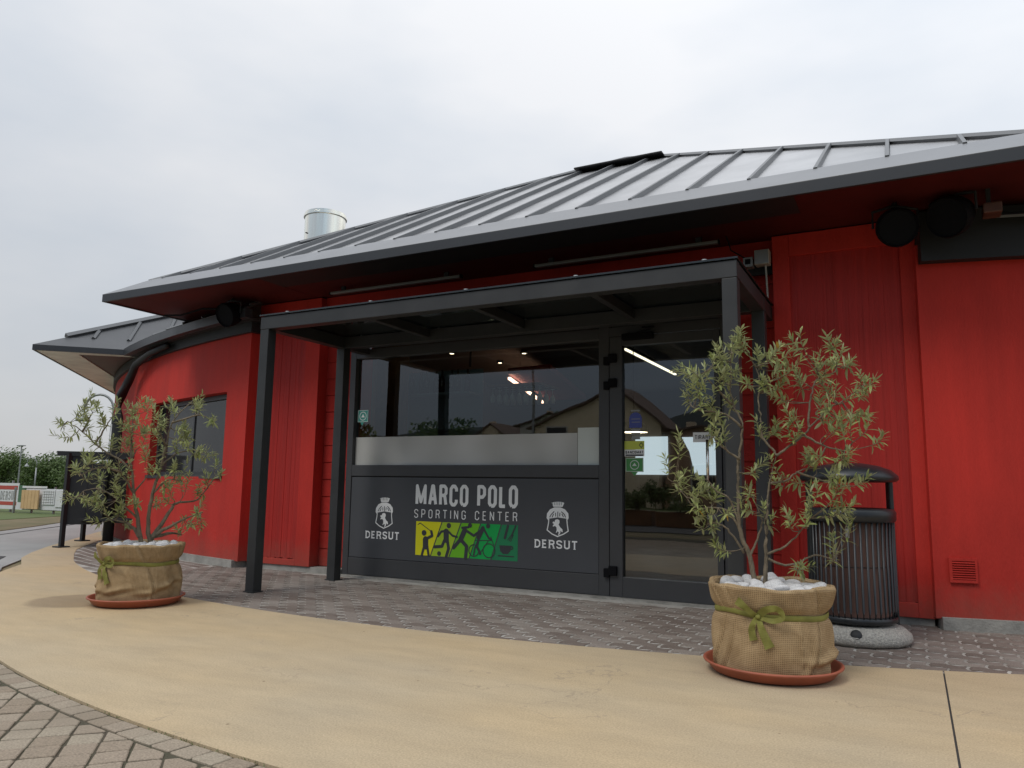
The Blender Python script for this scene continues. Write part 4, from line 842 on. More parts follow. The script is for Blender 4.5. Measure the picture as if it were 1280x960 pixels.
q = MB().flat([(-2.40, 1.165), (-2.225, 1.165), (-2.225, 1.297), (-2.40, 1.297)], YS); q.flat([(-2.345, 1.164), (-2.312, 1.125), (-2.28, 1.164)], YS); q.build('sticker', 'sticker_green', D)
q = MB(); ring(q, (-2.312, 1.23), .045, .007, YS - .001); stroke(q, [(-2.395, 1.17), (-2.23, 1.17), (-2.23, 1.292), (-2.395, 1.292)], .004, YS - .001, False, True); q.flat([(-2.335, 1.22), (-2.29, 1.22), (-2.312, 1.25)], YS - .001); q.build('sticker_print', 'film_patch', D)

# ---- wall louvre
LV = MB(); a = ang(.31); P = lambda x, z, o: (x, wall_y(x, RW + o), z)
for x0, x1_, z0, z1, o in ((.215, .40, .345, .368, .02), (.215, .40, .505, .525, .02), (.215, .235, .368, .505, .02), (.385, .40, .368, .505, .02)):
    LV.add([P(x0, z0, o), P(x1_, z0, o), P(x1_, z1, o), P(x0, z1, o), P(x0, z0, -.02), P(x1_, z0, -.02), P(x1_, z1, -.02), P(x0, z1, -.02)], [(0, 1, 2, 3), (0, 4, 5, 1), (1, 5, 6, 2), (2, 6, 7, 3), (3, 7, 4, 0)])
lvo = LV.build('wall_louvre', 'red_render', B)
for i in range(8):
    z = .372 + i * .0168; MB().add([P(.235, z, .024), P(.385, z, .024), P(.385, z + .014, .006), P(.235, z + .014, .006), P(.235, z - .002, .020), P(.385, z - .002, .020)], [(0, 1, 2, 3), (4, 5, 1, 0)]).build('slat', 'red_render', lvo)

# ---- interior of the bar
I = empty('bar_interior_root'); bpy.data.objects.remove(I)
rm = MB()
rm.box(-7.2, 7.3, .0, -7.1, 15, 3.0); rm.box(.1, 7.3, 0, .2, 15, 3.0); rm.box(-7.1, 14.9, 0, .1, 15, 3.0); rm.box(-7.1, 7.0, 2.97, .1, 15, 3.05); rm.box(-7.2, 7.25, 0, -5.80, 7.30, 3.0); rm.box(-1.40, 7.25, 0, .1, 7.3, 3.0)
tag(rm.build('interior_walls', 'interior_dark'), kind='structure', label='dark inner walls and ceiling of the bar')
tag(MB().box(-7.1, 7.0, -.02, .1, 14.9, .004).build('interior_floor', 'interior_floor'), kind='structure', label='dim floor inside the bar')
bw = MB(); bw.box(-4.95, 14.86, 1.30, -4.28, 14.88, 2.06); o = bw.build('back_window', 'window_lit'); tag(o, 'bright back window seen through the door glass behind the stickers', 'window', 'daylit back windows of the bar')
bw = MB(); bw.prism([(-3.98, 0), (-3.25, 0), (-3.25, .02), (-3.98, .02)], 0, .001); o = MB().add([(-3.75, 14.87, 1.30), (-3.25, 14.87, 1.30), (-3.25, 14.87, 2.04), (-4.0, 14.87, 2.04), (-3.85, 14.87, 1.75), (-3.75, 14.88, 1.30)], [(0, 1, 2, 3, 4)]).build('back_window', 'window_lit'); tag(o, 'bright back window seen through the door glass under the pull sign', 'window', 'daylit back windows of the bar')
bl = MB().prism([(-4.95, 9.30), (-4.90, 9.28), (-5.75, 12.2), (-5.80, 12.2)], 2.50, 2.53).build('bar_light', 'lamp_bar'); tag(bl, 'warm reddish strip light slanting over the bar shelf', 'light')
MB().prism([(-4.90, 9.2), (-4.2, 9.1), (-5.0, 12.3), (-5.72, 12.3)], 2.56, 2.64).build('light_board', 'interior_red', bl)
ct = MB().prism([(-6.3, 9.6), (-4.1, 9.2), (-3.7, 10.2), (-4.0, 10.5), (-6.5, 10.4)], .01, 1.05); o = ct.build('counter', 'interior_blue'); ct2 = MB().prism([(-6.4, 9.5), (-4.05, 9.1), (-3.6, 10.2), (-3.9, 10.6), (-6.6, 10.5)], 1.05, 1.09).build('counter_top', 'wood_brown', o); tag(o, 'bar counter standing in the dim room behind the big window', 'counter')
cl = MB().box(-6.15, 7.9, .01, -5.85, 8.2, 2.96).build('interior_column', 'wood_brown'); tag(cl, 'brown column inside the left end of the big window', 'column')
sh = empty('bottle_shelf', (-5.8, 8.65, 2.28)); tag(sh, 'wall shelf carrying a row of dark bottles behind the bar counter', 'shelf')
bx('shelf_board', 'interior_blue', sh, -6.5, 8.5, 2.22, -5.1, 8.85, 2.25); bx('shelf_board', 'interior_blue', sh, -6.5, 8.5, 1.75, -5.1, 8.85, 1.78); bx('shelf_back', 'interior_blue', sh, -6.5, 8.86, 1.2, -5.1, 8.88, 2.6)
for hx in (-6.4, -5.2): bx('hanger', 'black_metal', sh, hx, 8.66, 2.6, hx + .02, 8.68, 2.97)
for i in range(10):
    x = -6.35 + i * .125; b = MB().lathe([(0, 1.97), (.038, 1.97), (.038, 2.16), (.014, 2.22), (.013, 2.29), (0, 2.29)], 0, 0, 12).build('bottle', 'bottle_glass', local=True, smooth=True); b.location = (x, 8.62 + .05 * (i % 2), .282); tag(b, 'dark wine bottle in the row on the shelf behind the bar', 'bottle', 'bottles on the bar shelf')
rk = empty('glass_rack', (-4.6, 9.1, 0)); tag(rk, 'hanging rack of stemmed glasses above the bar catching the light', 'rack')
bx('rack_board', 'wood_brown', rk, -5.0, 8.8, 2.33, -4.2, 9.4, 2.36)
g0 = MB().lathe([(.03, 2.175), (.03, 2.17), (.004, 2.165), (.004, 2.10), (.032, 2.06), (.036, 2.02), (.028, 1.98)], 0, 0, 10)
gm = None
for i in range(8):
    for j in range(3):
        if gm is None: gm = g0.build('wine_glass', 'film_patch', local=True, smooth=True); o = gm
        else: o = gm.copy(); col.objects.link(o)
        o.location = (-4.95 + i * .10, 8.88 + j * .2, .15); tag(o, 'stemmed glass hanging upside down in the rack over the bar', 'glass', 'glasses in the bar rack')
sl = bx('strip_light', 'lamp_strip', None, -3.25, 9.3, 2.80, -3.215, 11.7, 2.82); tag(sl, 'thin warm strip light on the bar ceiling seen through the door', 'light')
bx('light_housing', 'black_plastic', sl, -3.26, 9.29, 2.822, -3.205, 11.71, 2.86)
for i, (x, y) in enumerate([(-5.38, 7.5), (-5.22, 7.6), (-4.25, 7.55), (-3.46, 7.83), (-3.47, 8.75), (-3.48, 8.95), (-5.96, 8.99), (-5.89, 9.31), (-5.63, 10.31), (-4.9, 9.7)]):
    o = MB().lathe([(0, 2.90), (.030, 2.90), (.034, 2.905)], 0, 0, 14).build('downlight', 'lamp_dim' if i < 3 or i > 5 else 'lamp_warm', local=True); o.location = (x, y, .03)
    MB().lathe([(.034, 2.90), (.05, 2.90), (.05, 2.95)], 0, 0, 16).build('trim_ring', 'black_plastic', o, local=True); tag(o, 'small recessed warm downlight in the dark ceiling of the bar', 'light', 'downlights in the bar ceiling')
pl = empty('pendant_lamp', (-3.12, 9.3, 0)); tag(pl, 'dark dome pendant lamp glowing warm underneath inside the door', 'lamp')
MB().lathe([(0, 1.88), (.10, 1.86), (.17, 1.79), (.19, 1.72)], -3.12, 9.3, 24).build('shade', 'black_plastic', pl, smooth=True); MB().lathe([(0, 1.725), (.18, 1.725)], -3.12, 9.3, 24).build('bulb', 'lamp_dim', pl); MB().tube([(-3.12, 9.3, 1.88), (-3.12, 9.3, 2.97)], .006, 6).build('cord', 'black_plastic', pl)

# ================================================================ CANOPY
K = empty('entrance_canopy', (-3.29, 5.9, 0)); tag(K, 'black steel canopy on four square posts with a flat glass top before the entrance', 'canopy')
def kb(name, *c, bevel=.004): return bx(name, 'canopy_steel', K, *c, bevel=bevel)
for x in (-5.56, -1.125):
    for y in (5.30, 6.42): kb('post', x, y, .0, x + .105, y + .105, 2.486)
kb('front_beam', -5.56, 5.297, 2.488, -1.018, 5.405, 2.612); kb('back_beam', -5.56, 6.42, 2.488, -1.018, 6.528, 2.61)
for x in (-5.558, -1.125): kb('side_beam', x, 5.407, 2.489, x + .105, 6.418, 2.609); kb('side_beam', x, 6.530, 2.489, x + .105, 6.86, 2.609)
for x in (-4.40, -3.30, -2.20): kb('cross_beam', x, 5.407, 2.52, x + .06, 6.418, 2.608)
bx('glass_roof', 'roof_glass', K, -5.57, 5.285, 2.618, -1.008, 6.86, 2.632)
for i in range(5):
    x = -5.25 + i * 1.0
    for y in (5.33, 6.45):
        c = MB().lathe([(.0, 2.650), (.018, 2.648), (.022, 2.636), (.011, 2.634), (.011, 2.612)], x, y, 14); c.build('glass_clamp', 'galvanised', K, smooth=True)
for x, y in ((-5.56, 5.30), (-1.125, 5.30), (-5.56, 6.42), (-1.125, 6.42)): kb('foot_plate', x - .012, y - .012, -.002, x + .117, y + .117, .008, bevel=.001)

# lamps and boxes under the eave
def light_fixture(xa, xb, y, z, label):
    e = empty('tube_light', ((xa + xb) / 2, y, z)); tag(e, label, 'light', 'long tube lights under the eave')
    bx('housing', 'lamp_aluminium', e, xa, y, z, xb, y + .05, z + .03, bevel=.006); 
    for x in (xa - .012, xb): bx('end_cap', 'black_plastic', e, x, y - .002, z - .002, x + .012, y + .052, z + .032)
    for x in (xa + .15, xb - .2): bx('bracket', 'black_metal', e, x, y + .01, z + .03, x + .05, y + .04, 3.247)
light_fixture(-5.83, -4.09, 6.57, 3.17, 'slim tube light under the eave nearer the left pilaster')
light_fixture(-3.22, -1.42, 6.57, 3.17, 'slim tube light under the eave above the right half of the canopy')
def floodlight(x, y, z, yaw, label, s=1):
    e = empty('flood_light', (x, y, z)); tag(e, label, 'floodlight', 'round black floodlights under the eave')
    c, sn = math.cos(yaw), math.sin(yaw)
    prof = [(.0, -.10), (.085, -.10), (.12, -.07), (.145, .0), (.15, .07), (.14, .09), (.13, .075), (0, .07)]
    mb = MB(); n = 24; k0 = 0; vs = []; fs = []
    tl = R(-22)
    for r_, d in prof:
        for j in range(n):
            t = 2 * math.pi * j / n; a = r_ * s * math.cos(t); b = r_ * s * math.sin(t); dd = d * s * 1.2
            yy = -(dd * math.cos(tl) - b * math.sin(tl)); zz = dd * math.sin(tl) + b * math.cos(tl)
            vs.append((x + a * c - yy * sn, y + a * sn + yy * c, z + zz))
    for i in range(len(prof) - 1):
        for j in range(n): fs.append((i * n + j, i * n + (j + 1) % n, (i + 1) * n + (j + 1) % n, (i + 1) * n + j))
    mb.add(vs, fs); o = mb.build('lamp_body', 'black_plastic', e, smooth=True); smooth_by_angle(o, 40)
    MB().tube([(x - .16 * s * c, y - .16 * s * sn, z), (x - .16 * s * c, y - .16 * s * sn, z + .13), (x, y, z + .17), (x + .16 * s * c, y + .16 * s * sn, z + .13), (x + .16 * s * c, y + .16 * s * sn, z)], .012, 6).build('yoke', 'black_metal', e)
    MB().tube([(x, y, z + .16), (x, y + .02, 3.25)], .02, 8).build('stem', 'black_metal', e)
floodlight(-7.28, 6.45, 3.05, 0, 'round black floodlight under the eave beside the left pilaster')
floodlight(-.02, 6.40, 3.05, .2, 'round black floodlight over the right pilaster edge')
floodlight(.37, 6.42, 3.09, -.5, 'dark floodlight under the eave farthest right beside a brown block', 1.05)
e = bx('wooden_block', 'soffit_wood', None, .56, 6.34, 3.05, .68, 6.5, 3.13, bevel=.01); tag(e, 'brown wooden block fixed under the eave at far right', 'block')
bx('hanger_strap', 'black_metal', e, .585, 6.38, 3.13, .615, 6.42, 3.248)
e = MB().tube([(-8.55, 6.5, 3.16), (-8.2, 6.46, 3.12), (-7.8, 6.47, 3.17), (-7.45, 6.46, 3.13)], .012, 6).build('loose_cable', 'black_plastic'); tag(e, 'loose black cable slung under the left end of the eave', 'cable')
e = bx('junction_box', 'light_plastic', None, -1.135, 6.70, 2.97, -1.01, 6.80, 3.10, bevel=.006); tag(e, 'beige junction box on the wall above the right canopy corner', 'junction box')
bx('lid_seam', 'lamp_aluminium', e, -1.128, 6.696, 2.975, -1.017, 6.70, 3.095)
e = bx('cable_socket', 'lamp_aluminium', None, -1.235, 6.71, 2.96, -1.15, 6.80, 3.05, bevel=.006); tag(e, 'small grey socket left of the beige junction box', 'socket'); bx('socket_face', 'black_plastic', e, -1.215, 6.705, 2.985, -1.17, 6.71, 3.03)
e = MB().tube([(-1.05, 6.76, 2.97), (-1.04, 6.78, 2.6), (-1.10, 6.79, 2.42)], .010, 6).build('conduit', 'light_plastic'); tag(e, 'thin grey conduit running down from the junction box', 'conduit')
e = MB().tube([(-1.35, 6.60, 3.23), (-1.33, 6.68, 3.12), (-1.22, 6.74, 3.05)], .006, 6).build('power_cable', 'black_plastic'); tag(e, 'thin black cable from the tube light to the grey socket', 'cable')
e = bx('door_sensor', 'lamp_aluminium', None, -5.98, 6.70, 2.99, -5.89, 6.84, 3.05, bevel=.006); tag(e, 'small grey sensor above the left end of the canopy', 'sensor'); bx('sensor_lens', 'black_plastic', e, -5.96, 6.695, 3.0, -5.91, 6.70, 3.04)
# downpipe bending from the ring gutter out under the side roof corner and to the ground
pts = [(-9.3, wall_y(-9.3) - .13, 2.93), (-10.0, wall_y(-10) - .14, 2.90), (-10.6, wall_y(-10.6) - .16, 2.80), (-10.95, 7.78, 2.62), (-11.07, 7.74, 2.35), (-11.10, 7.74, 2.0), (-11.10, 7.74, 0.0)]
e = MB().tube(pts, [.04, .045, .055, .065, .075, .078, .078], 14).build('downpipe', 'dark_trim', smooth=True); tag(e, 'black downpipe bending from the gutter to the ground at the left wall end', 'downpipe')
for z in (.7, 1.9): MB().lathe([(.079, z), (.086, z), (.086, z + .03), (.079, z + .03)], -11.10, 7.74, 16).build('pipe_collar', 'black_metal', e)

# ================================================================ LITTER BIN
bxx, byy = -.405, 5.95
bn = empty('litter_bin', (bxx, byy, 0)); tag(bn, 'black slatted litter bin with domed lid on a round stone base', 'litter bin')
o = MB().lathe([(0, .002), (.345, .002), (.362, .025), (.355, .06), (.315, .095), (.25, .115), (0, .118)], bxx, byy, 48).build('stone_base', 'granite', bn, smooth=True)
o2 = MB().lathe([(0, .006), (.032, .006), (.036, .0), (.036, -.01)], 0, 0, 18)
cap_ = o2.build('base_plug', 'black_metal', bn, local=True, smooth=True); cap_.location = (.03, -.335, .078); cap_.rotation_euler = (R(62), 0, 0)
BR = .275
MB().lathe([(BR - .035, .135), (BR - .035, .86)], bxx, byy, 40).build('liner', 'bin_liner', bn, smooth=True)
MB().lathe([(BR - .033, .50), (BR - .030, .503), (BR - .033, .506)], bxx, byy, 40).build('liner_seam', 'dark_trim', bn)
MB().lathe([(0, .13), (BR - .01, .13), (BR, .14), (BR, .165), (BR - .01, .175), (BR - .04, .175)], bxx, byy, 48).build('bottom_ring', 'bin_metal', bn, smooth=True)
MB().lathe([(BR - .05, .80), (BR + .005, .80), (BR + .02, .815), (BR + .022, .87), (BR + .008, .892), (BR - .03, .896), (BR - .04, .87), (BR - .05, .80)], bxx, byy, 48).build('rim', 'bin_metal', bn, smooth=True)
nb = 44; sm_ = None
for i in range(nb):
    t = 2 * math.pi * i / nb
    if sm_ is None:
        sm_ = MB().tube([(0, 0, .815), (0, 0, .22), (-.008, 0, .155), (-.045, 0, .128)], .0085, 6).build('slat', 'bin_metal', bn, local=True, smooth=True); o = sm_
    else: o = sm_.copy(); col.objects.link(o); o.parent = bn
    o.location = (BR * math.cos(t), BR * math.sin(t), 0); o.rotation_euler = (0, 0, t)
for sgn in (-1, 1):
    px, py = bxx + sgn * .285 * .89, byy + sgn * .285 * .46
    mb = MB(); n = Vector((.89, .46, 0)); q = Vector((-.46, .89, 0)); v = []
    for z in (.10, 1.10):
        for a_, b_ in ((-.012, -.03), (.018, -.03), (.018, .03), (-.012, .03)):
            pz = Vector((px, py, z)) + n * a_ + q * b_; v.append(pz)
    mb.add(v, [(0, 3, 2, 1), (4, 5, 6, 7), (0, 1, 5, 4), (1, 2, 6, 5), (2, 3, 7, 6), (3, 0, 4, 7)]); 
    # post is flattened bar outside the slats
    mb.build('post', 'bin_metal', bn, bevel=.006)
MB().lathe([(0, 1.075), (.26, 1.075), (.305, 1.08), (.325, 1.095), (.322, 1.12), (.28, 1.16), (.20, 1.19), (.10, 1.208), (0, 1.212)], bxx, byy, 52).build('lid', 'bin_metal', bn, smooth=True)
bx('sticker_remains', 'lamp_aluminium', bn, bxx - .012, byy - BR - .012, .70, bxx + .012, byy - BR - .0088, .76)

# ================================================================ PLANTERS
def planter(px, py, ps, hgt, seed, bow_at, labels, seams, spin=0):
    rng = random.Random(seed)
    s = MB().lathe([(0, .004), (.30, .004), (.325, .012), (.352, .048), (.372, .058), (.374, .066), (.366, .070), (.352, .064), (.335, .030), (.31, .020), (0, .018)], px, py, 64)
    so = s.build('saucer', 'terracotta', None, smooth=True, loc=(px, py, 0)); tag(so, labels[1], 'saucer', 'terracotta saucers under the planters')
    e = empty('burlap_planter', (px, py, .02)); tag(e, labels[0], 'planter', 'burlap wrapped planters at the entrance')
    NA, NZ = 220, 64
    rib = .325 * hgt / .46
    ph = [rng.uniform(0, 6.28) for _ in range(12)]
    folds = [(rng.uniform(0, 6.28), rng.uniform(.05, .13), rng.uniform(.008, .018)) for _ in range(8)]
    creases = [(rng.uniform(0, 6.28), rng.uniform(.35, .7), rng.uniform(.09, .16)) for _ in range(6)]
    def rad(t, z):
        u = z / hgt
        base = .302 + .012 * math.sin(min(1, u * 1.4) * math.pi)
        if z > rib: base += .036 * ((z - rib) / (hgt - rib)) ** .9
        pinch = math.exp(-((z - rib) / .03) ** 2)
        r = base - .014 * pinch
        w = .006 * math.sin(3 * t + ph[0] + 2 * u) + .005 * math.sin(5 * t + ph[1] - 3 * u) + .0035 * math.sin(9 * t + ph[2] + 6 * u)
        for a, wd, am in folds:
            d = (t - a - .25 * math.sin(u * 3 + ph[3]) + math.pi) % (2 * math.pi) - math.pi
            w += 1.3 * am * max(0, 1 - abs(d) / (wd * 1.4)) * (.35 + .65 * abs(z - rib) / .25) - am * 1.0 * max(0, 1 - abs(d - wd * 1.6) / (wd * .45))
        for a, wd, cz in creases:
            d = (t - a + math.pi) % (2 * math.pi) - math.pi
            zz = cz + .02 * math.sin(d * 4)
            w += .013 * math.exp(-(d / wd) ** 4) * (math.exp(-((z - zz) / .022) ** 2) - .5 * math.exp(-((z - zz + .03) / .018) ** 2))
        for a in seams:
            d = (t - a + math.pi) % (2 * math.pi) - math.pi
            w += .006 * math.exp(-(d / .012) ** 2) * (1 + .5 * math.sin(z * 90))
        w += .0006 * math.sin(23 * t + 31 * z + ph[4]); w += -.010 * abs(math.sin(3.5 * t + ph[5] + 1.2 * u)) + .006
        return r + w * (1 - .75 * pinch)
    mb = MB(); uv = []
    rows = [rad_z for rad_z in [hgt * i / (NZ - 1) for i in range(NZ)]]
    for z in rows:
        for j in range(NA):
            t = 2 * math.pi * j / NA; r = rad(t, z); mb.v.append((px + r * math.cos(t), py + r * math.sin(t), .022 + z)); uv.append((t * .31, z))
    # rolled rim going inwards
    for k, (dr, dz) in enumerate(((-.004, .010), (-.014, .017), (-.028, .015), (-.036, .002), (-.040, -.03), (-.045, -.07))):
        for j in range(NA):
            t = 2 * math.pi * j / NA; r = rad(t, hgt) + dr + .004 * math.sin(7 * t + ph[6]); mb.v.append((px + r * math.cos(t), py + r * math.sin(t), .022 + hgt + dz + .005 * math.sin(4 * t + ph[7]) + .003 * math.sin(11 * t))); uv.append((t * .31, hgt + .01 * k + .01))
    tot = NZ + 6
    for i in range(tot - 1):
        for j in range(NA): mb.f.append((i * NA + j, i * NA + (j + 1) % NA, (i + 1) * NA + (j + 1) % NA, (i + 1) * NA + j))
    mb.uv = uv; mb.build('burlap_wrap', 'burlap', e, smooth=True)
    # ribbon band
    mb = MB(); n = 150
    for j in range(n):
        t = 2 * math.pi * j / n; sag = .010 * math.sin(t * 2 + ph[8]) + .004 * math.sin(5 * t)
        for dz, dr in ((-.015, .005), (-.008, .0085), (.008, .0085), (.015, .005)):
            r = rad(t, rib) * .5 + .5 * (rad(t, rib + .02) + rad(t, rib - .02)) / 2 + dr; mb.v.append((px + r * math.cos(t), py + r * math.sin(t), .022 + rib + dz + sag))
    for j in range(n):
        for k in range(3): mb.f.append((j * 4 + k, ((j + 1) % n) * 4 + k, ((j + 1) % n) * 4 + k + 1, j * 4 + k + 1))
    ro_ = mb.build('ribbon', 'ribbon', e, smooth=True)
    # bow: two loops and two tails, strips with thickness
    bc = Vector((px + (rad(bow_at, rib) + .018) * math.cos(bow_at), py + (rad(bow_at, rib) + .018) * math.sin(bow_at), .022 + rib))
    nn = Vector((math.cos(bow_at), math.sin(bow_at), 0)); tt = Vector((-math.sin(bow_at), math.cos(bow_at), 0)); zz = Vector((0, 0, 1))
    def strip(path, w0, w1, name):
        pts = [bc + tt * a * 1.05 + zz * b * 1.05 + nn * c for a, b, c in path]; fine = []
        for i in range(len(pts) - 1):
            for k in range(5):
                t = k / 5; p0_ = pts[max(i - 1, 0)]; p1_, p2_ = pts[i], pts[i + 1]; p3_ = pts[min(i + 2, len(pts) - 1)]
                fine.append(.5 * ((2 * p1_) + (-p0_ + p2_) * t + (2 * p0_ - 5 * p1_ + 4 * p2_ - p3_) * t * t + (-p0_ + 3 * p1_ - 3 * p2_ + p3_) * t ** 3))
        fine.append(pts[-1]); mb = MB(); m_ = len(fine)
        for i, p in enumerate(fine):
            d = (fine[min(i + 1, m_ - 1)] - fine[max(i - 1, 0)]).normalized(); sd = d.cross(nn)
            sd = (sd.normalized() if sd.length > .2 else zz) 
            w = w0 + (w1 - w0) * i / (m_ - 1)
            off = nn * (.003 * math.sin(i * .9) + .006 * (1 if (i // 3) % 2 else -1) * 0) + nn * .004
            mb.v += [tuple(p + sd * w + off), tuple(p), tuple(p - sd * w - off)]
        for i in range(m_ - 1):
            for k in (0, 1): mb.f.append((i * 3 + k, i * 3 + 3 + k, i * 3 + 4 + k, i * 3 + 1 + k))
        o = mb.build(name, 'ribbon', ro_); sl_ = o.modifiers.new('thick', 'SOLIDIFY'); sl_.thickness = .0015
    strip([(0, 0, .004), (.035, .035, .03), (.085, .050, .035), (.115, .035, .03), (.118, .005, .025), (.08, -.012, .022), (.03, -.008, .015), (0, 0, .006)][::-1], .010, .019, 'bow_loop')
    strip([(0, 0, .008), (-.03, .02, .03), (-.065, .05, .040), (-.10, .075, .035)], .010, .024, 'bow_loop')
    strip([(0, 0, .006), (.012, -.04, .022), (.03, -.09, .020), (.055, -.145, .018)], .011, .026, 'bow_tail')
    strip([(0, 0, .010), (-.02, -.03, .03), (-.03, -.07, .026), (-.022, -.115, .022)], .010, .020, 'bow_tail')
    MB().lathe([(0, -.014), (.012, -.010), (.016, 0), (.012, .010), (0, .014)], 0, 0, 12).build('bow_knot', 'ribbon', ro_, smooth=True, local=True).location = bc + nn * .012 - world_loc(ro_)
    # soil and pebbles
    MB().lathe([(0, .022 + hgt - .05), (.30, .022 + hgt - .055)], px, py, 40).build('soil', 'soil', e)
    base = []
    for k in range(4):
        bm = bmesh.new(); bmesh.ops.create_icosphere(bm, subdivisions=3, radius=1.0); r2_ = [rng.uniform(0, 6.28) for _ in range(6)]
        for v in bm.verts:
            c = v.co; f_ = 1 + .17 * math.sin(c.x * 2.3 + r2_[0]) * math.cos(c.y * 2.1 + r2_[1]) + .12 * math.sin(c.z * 3 + r2_[2] + c.x * 2); v.co = c * f_
        me = bpy.data.meshes.new('pebble'); bm.to_mesh(me); bm.free(); me.materials.append(M['pebble_white'])
        for p in me.polygons: p.use_smooth = True
        base.append(me)
    spots = []
    tries = 0
    while len(spots) < 26 and tries < 4000:
        tries += 1; a = rng.uniform(0, 6.28); r_ = .265 * math.sqrt(rng.random()); x, y = r_ * math.cos(a), r_ * math.sin(a); sz = rng.uniform(.040, .064)
        if all((x - q[0]) ** 2 + (y - q[1]) ** 2 > ((sz + q[2]) * .80) ** 2 for q in spots) and min(abs(x - q_[0]) + abs(y - q_[1]) for q_ in ps) > .045: spots.append((x, y, sz))
    for x, y, sz in spots:
        o = bpy.data.objects.new('pebble', rng.choice(base)); col.objects.link(o); o.parent = e
        o.location = (x, y, hgt - .022 + rng.uniform(.0, .026)); o.scale = (sz, sz * rng.uniform(.75, 1), sz * rng.uniform(.6, .8)); o.rotation_euler = (rng.uniform(-.3, .3), rng.uniform(-.3, .3), rng.uniform(0, 6.28))
    return e

def spline(pts, n=6):
    out_ = []
    for i in range(len(pts) - 1):
        p0_, p1_, p2_, p3_ = pts[max(i - 1, 0)], pts[i], pts[i + 1], pts[min(i + 2, len(pts) - 1)]
        for k in range(n):
            t = k / n; out_.append(.5 * ((2 * p1_) + (-p0_ + p2_) * t + (2 * p0_ - 5 * p1_ + 4 * p2_ - p3_) * t * t + (-p0_ + 3 * p1_ - 3 * p2_ + p3_) * t ** 3))
    out_.append(pts[-1]); return out_
def leaf_mesh(L, w, bend, seed):
    r = random.Random(seed); me = bpy.data.meshes.new('leaf'); v = []; f = []
    st = [(0, .12), (.22, .75), (.5, 1.0), (.78, .66), (1, .04)]
    for i, (u, q) in enumerate(st):
        z = bend * u * u * L; x = u * L; ww = w * q / 2
        v += [(x, -ww, z + ww * .35), (x, 0, z), (x, ww, z + ww * .35)]
    for i in range(len(st) - 1):
        for k in (0, 1): f.append((i * 3 + k, i * 3 + 3 + k, i * 3 + 4 + k, i * 3 + 1 + k))
    me.from_pydata(v, [], f); me.materials.append(M['leaf_olive'])
    for p in me.polygons: p.use_smooth = True
    return me
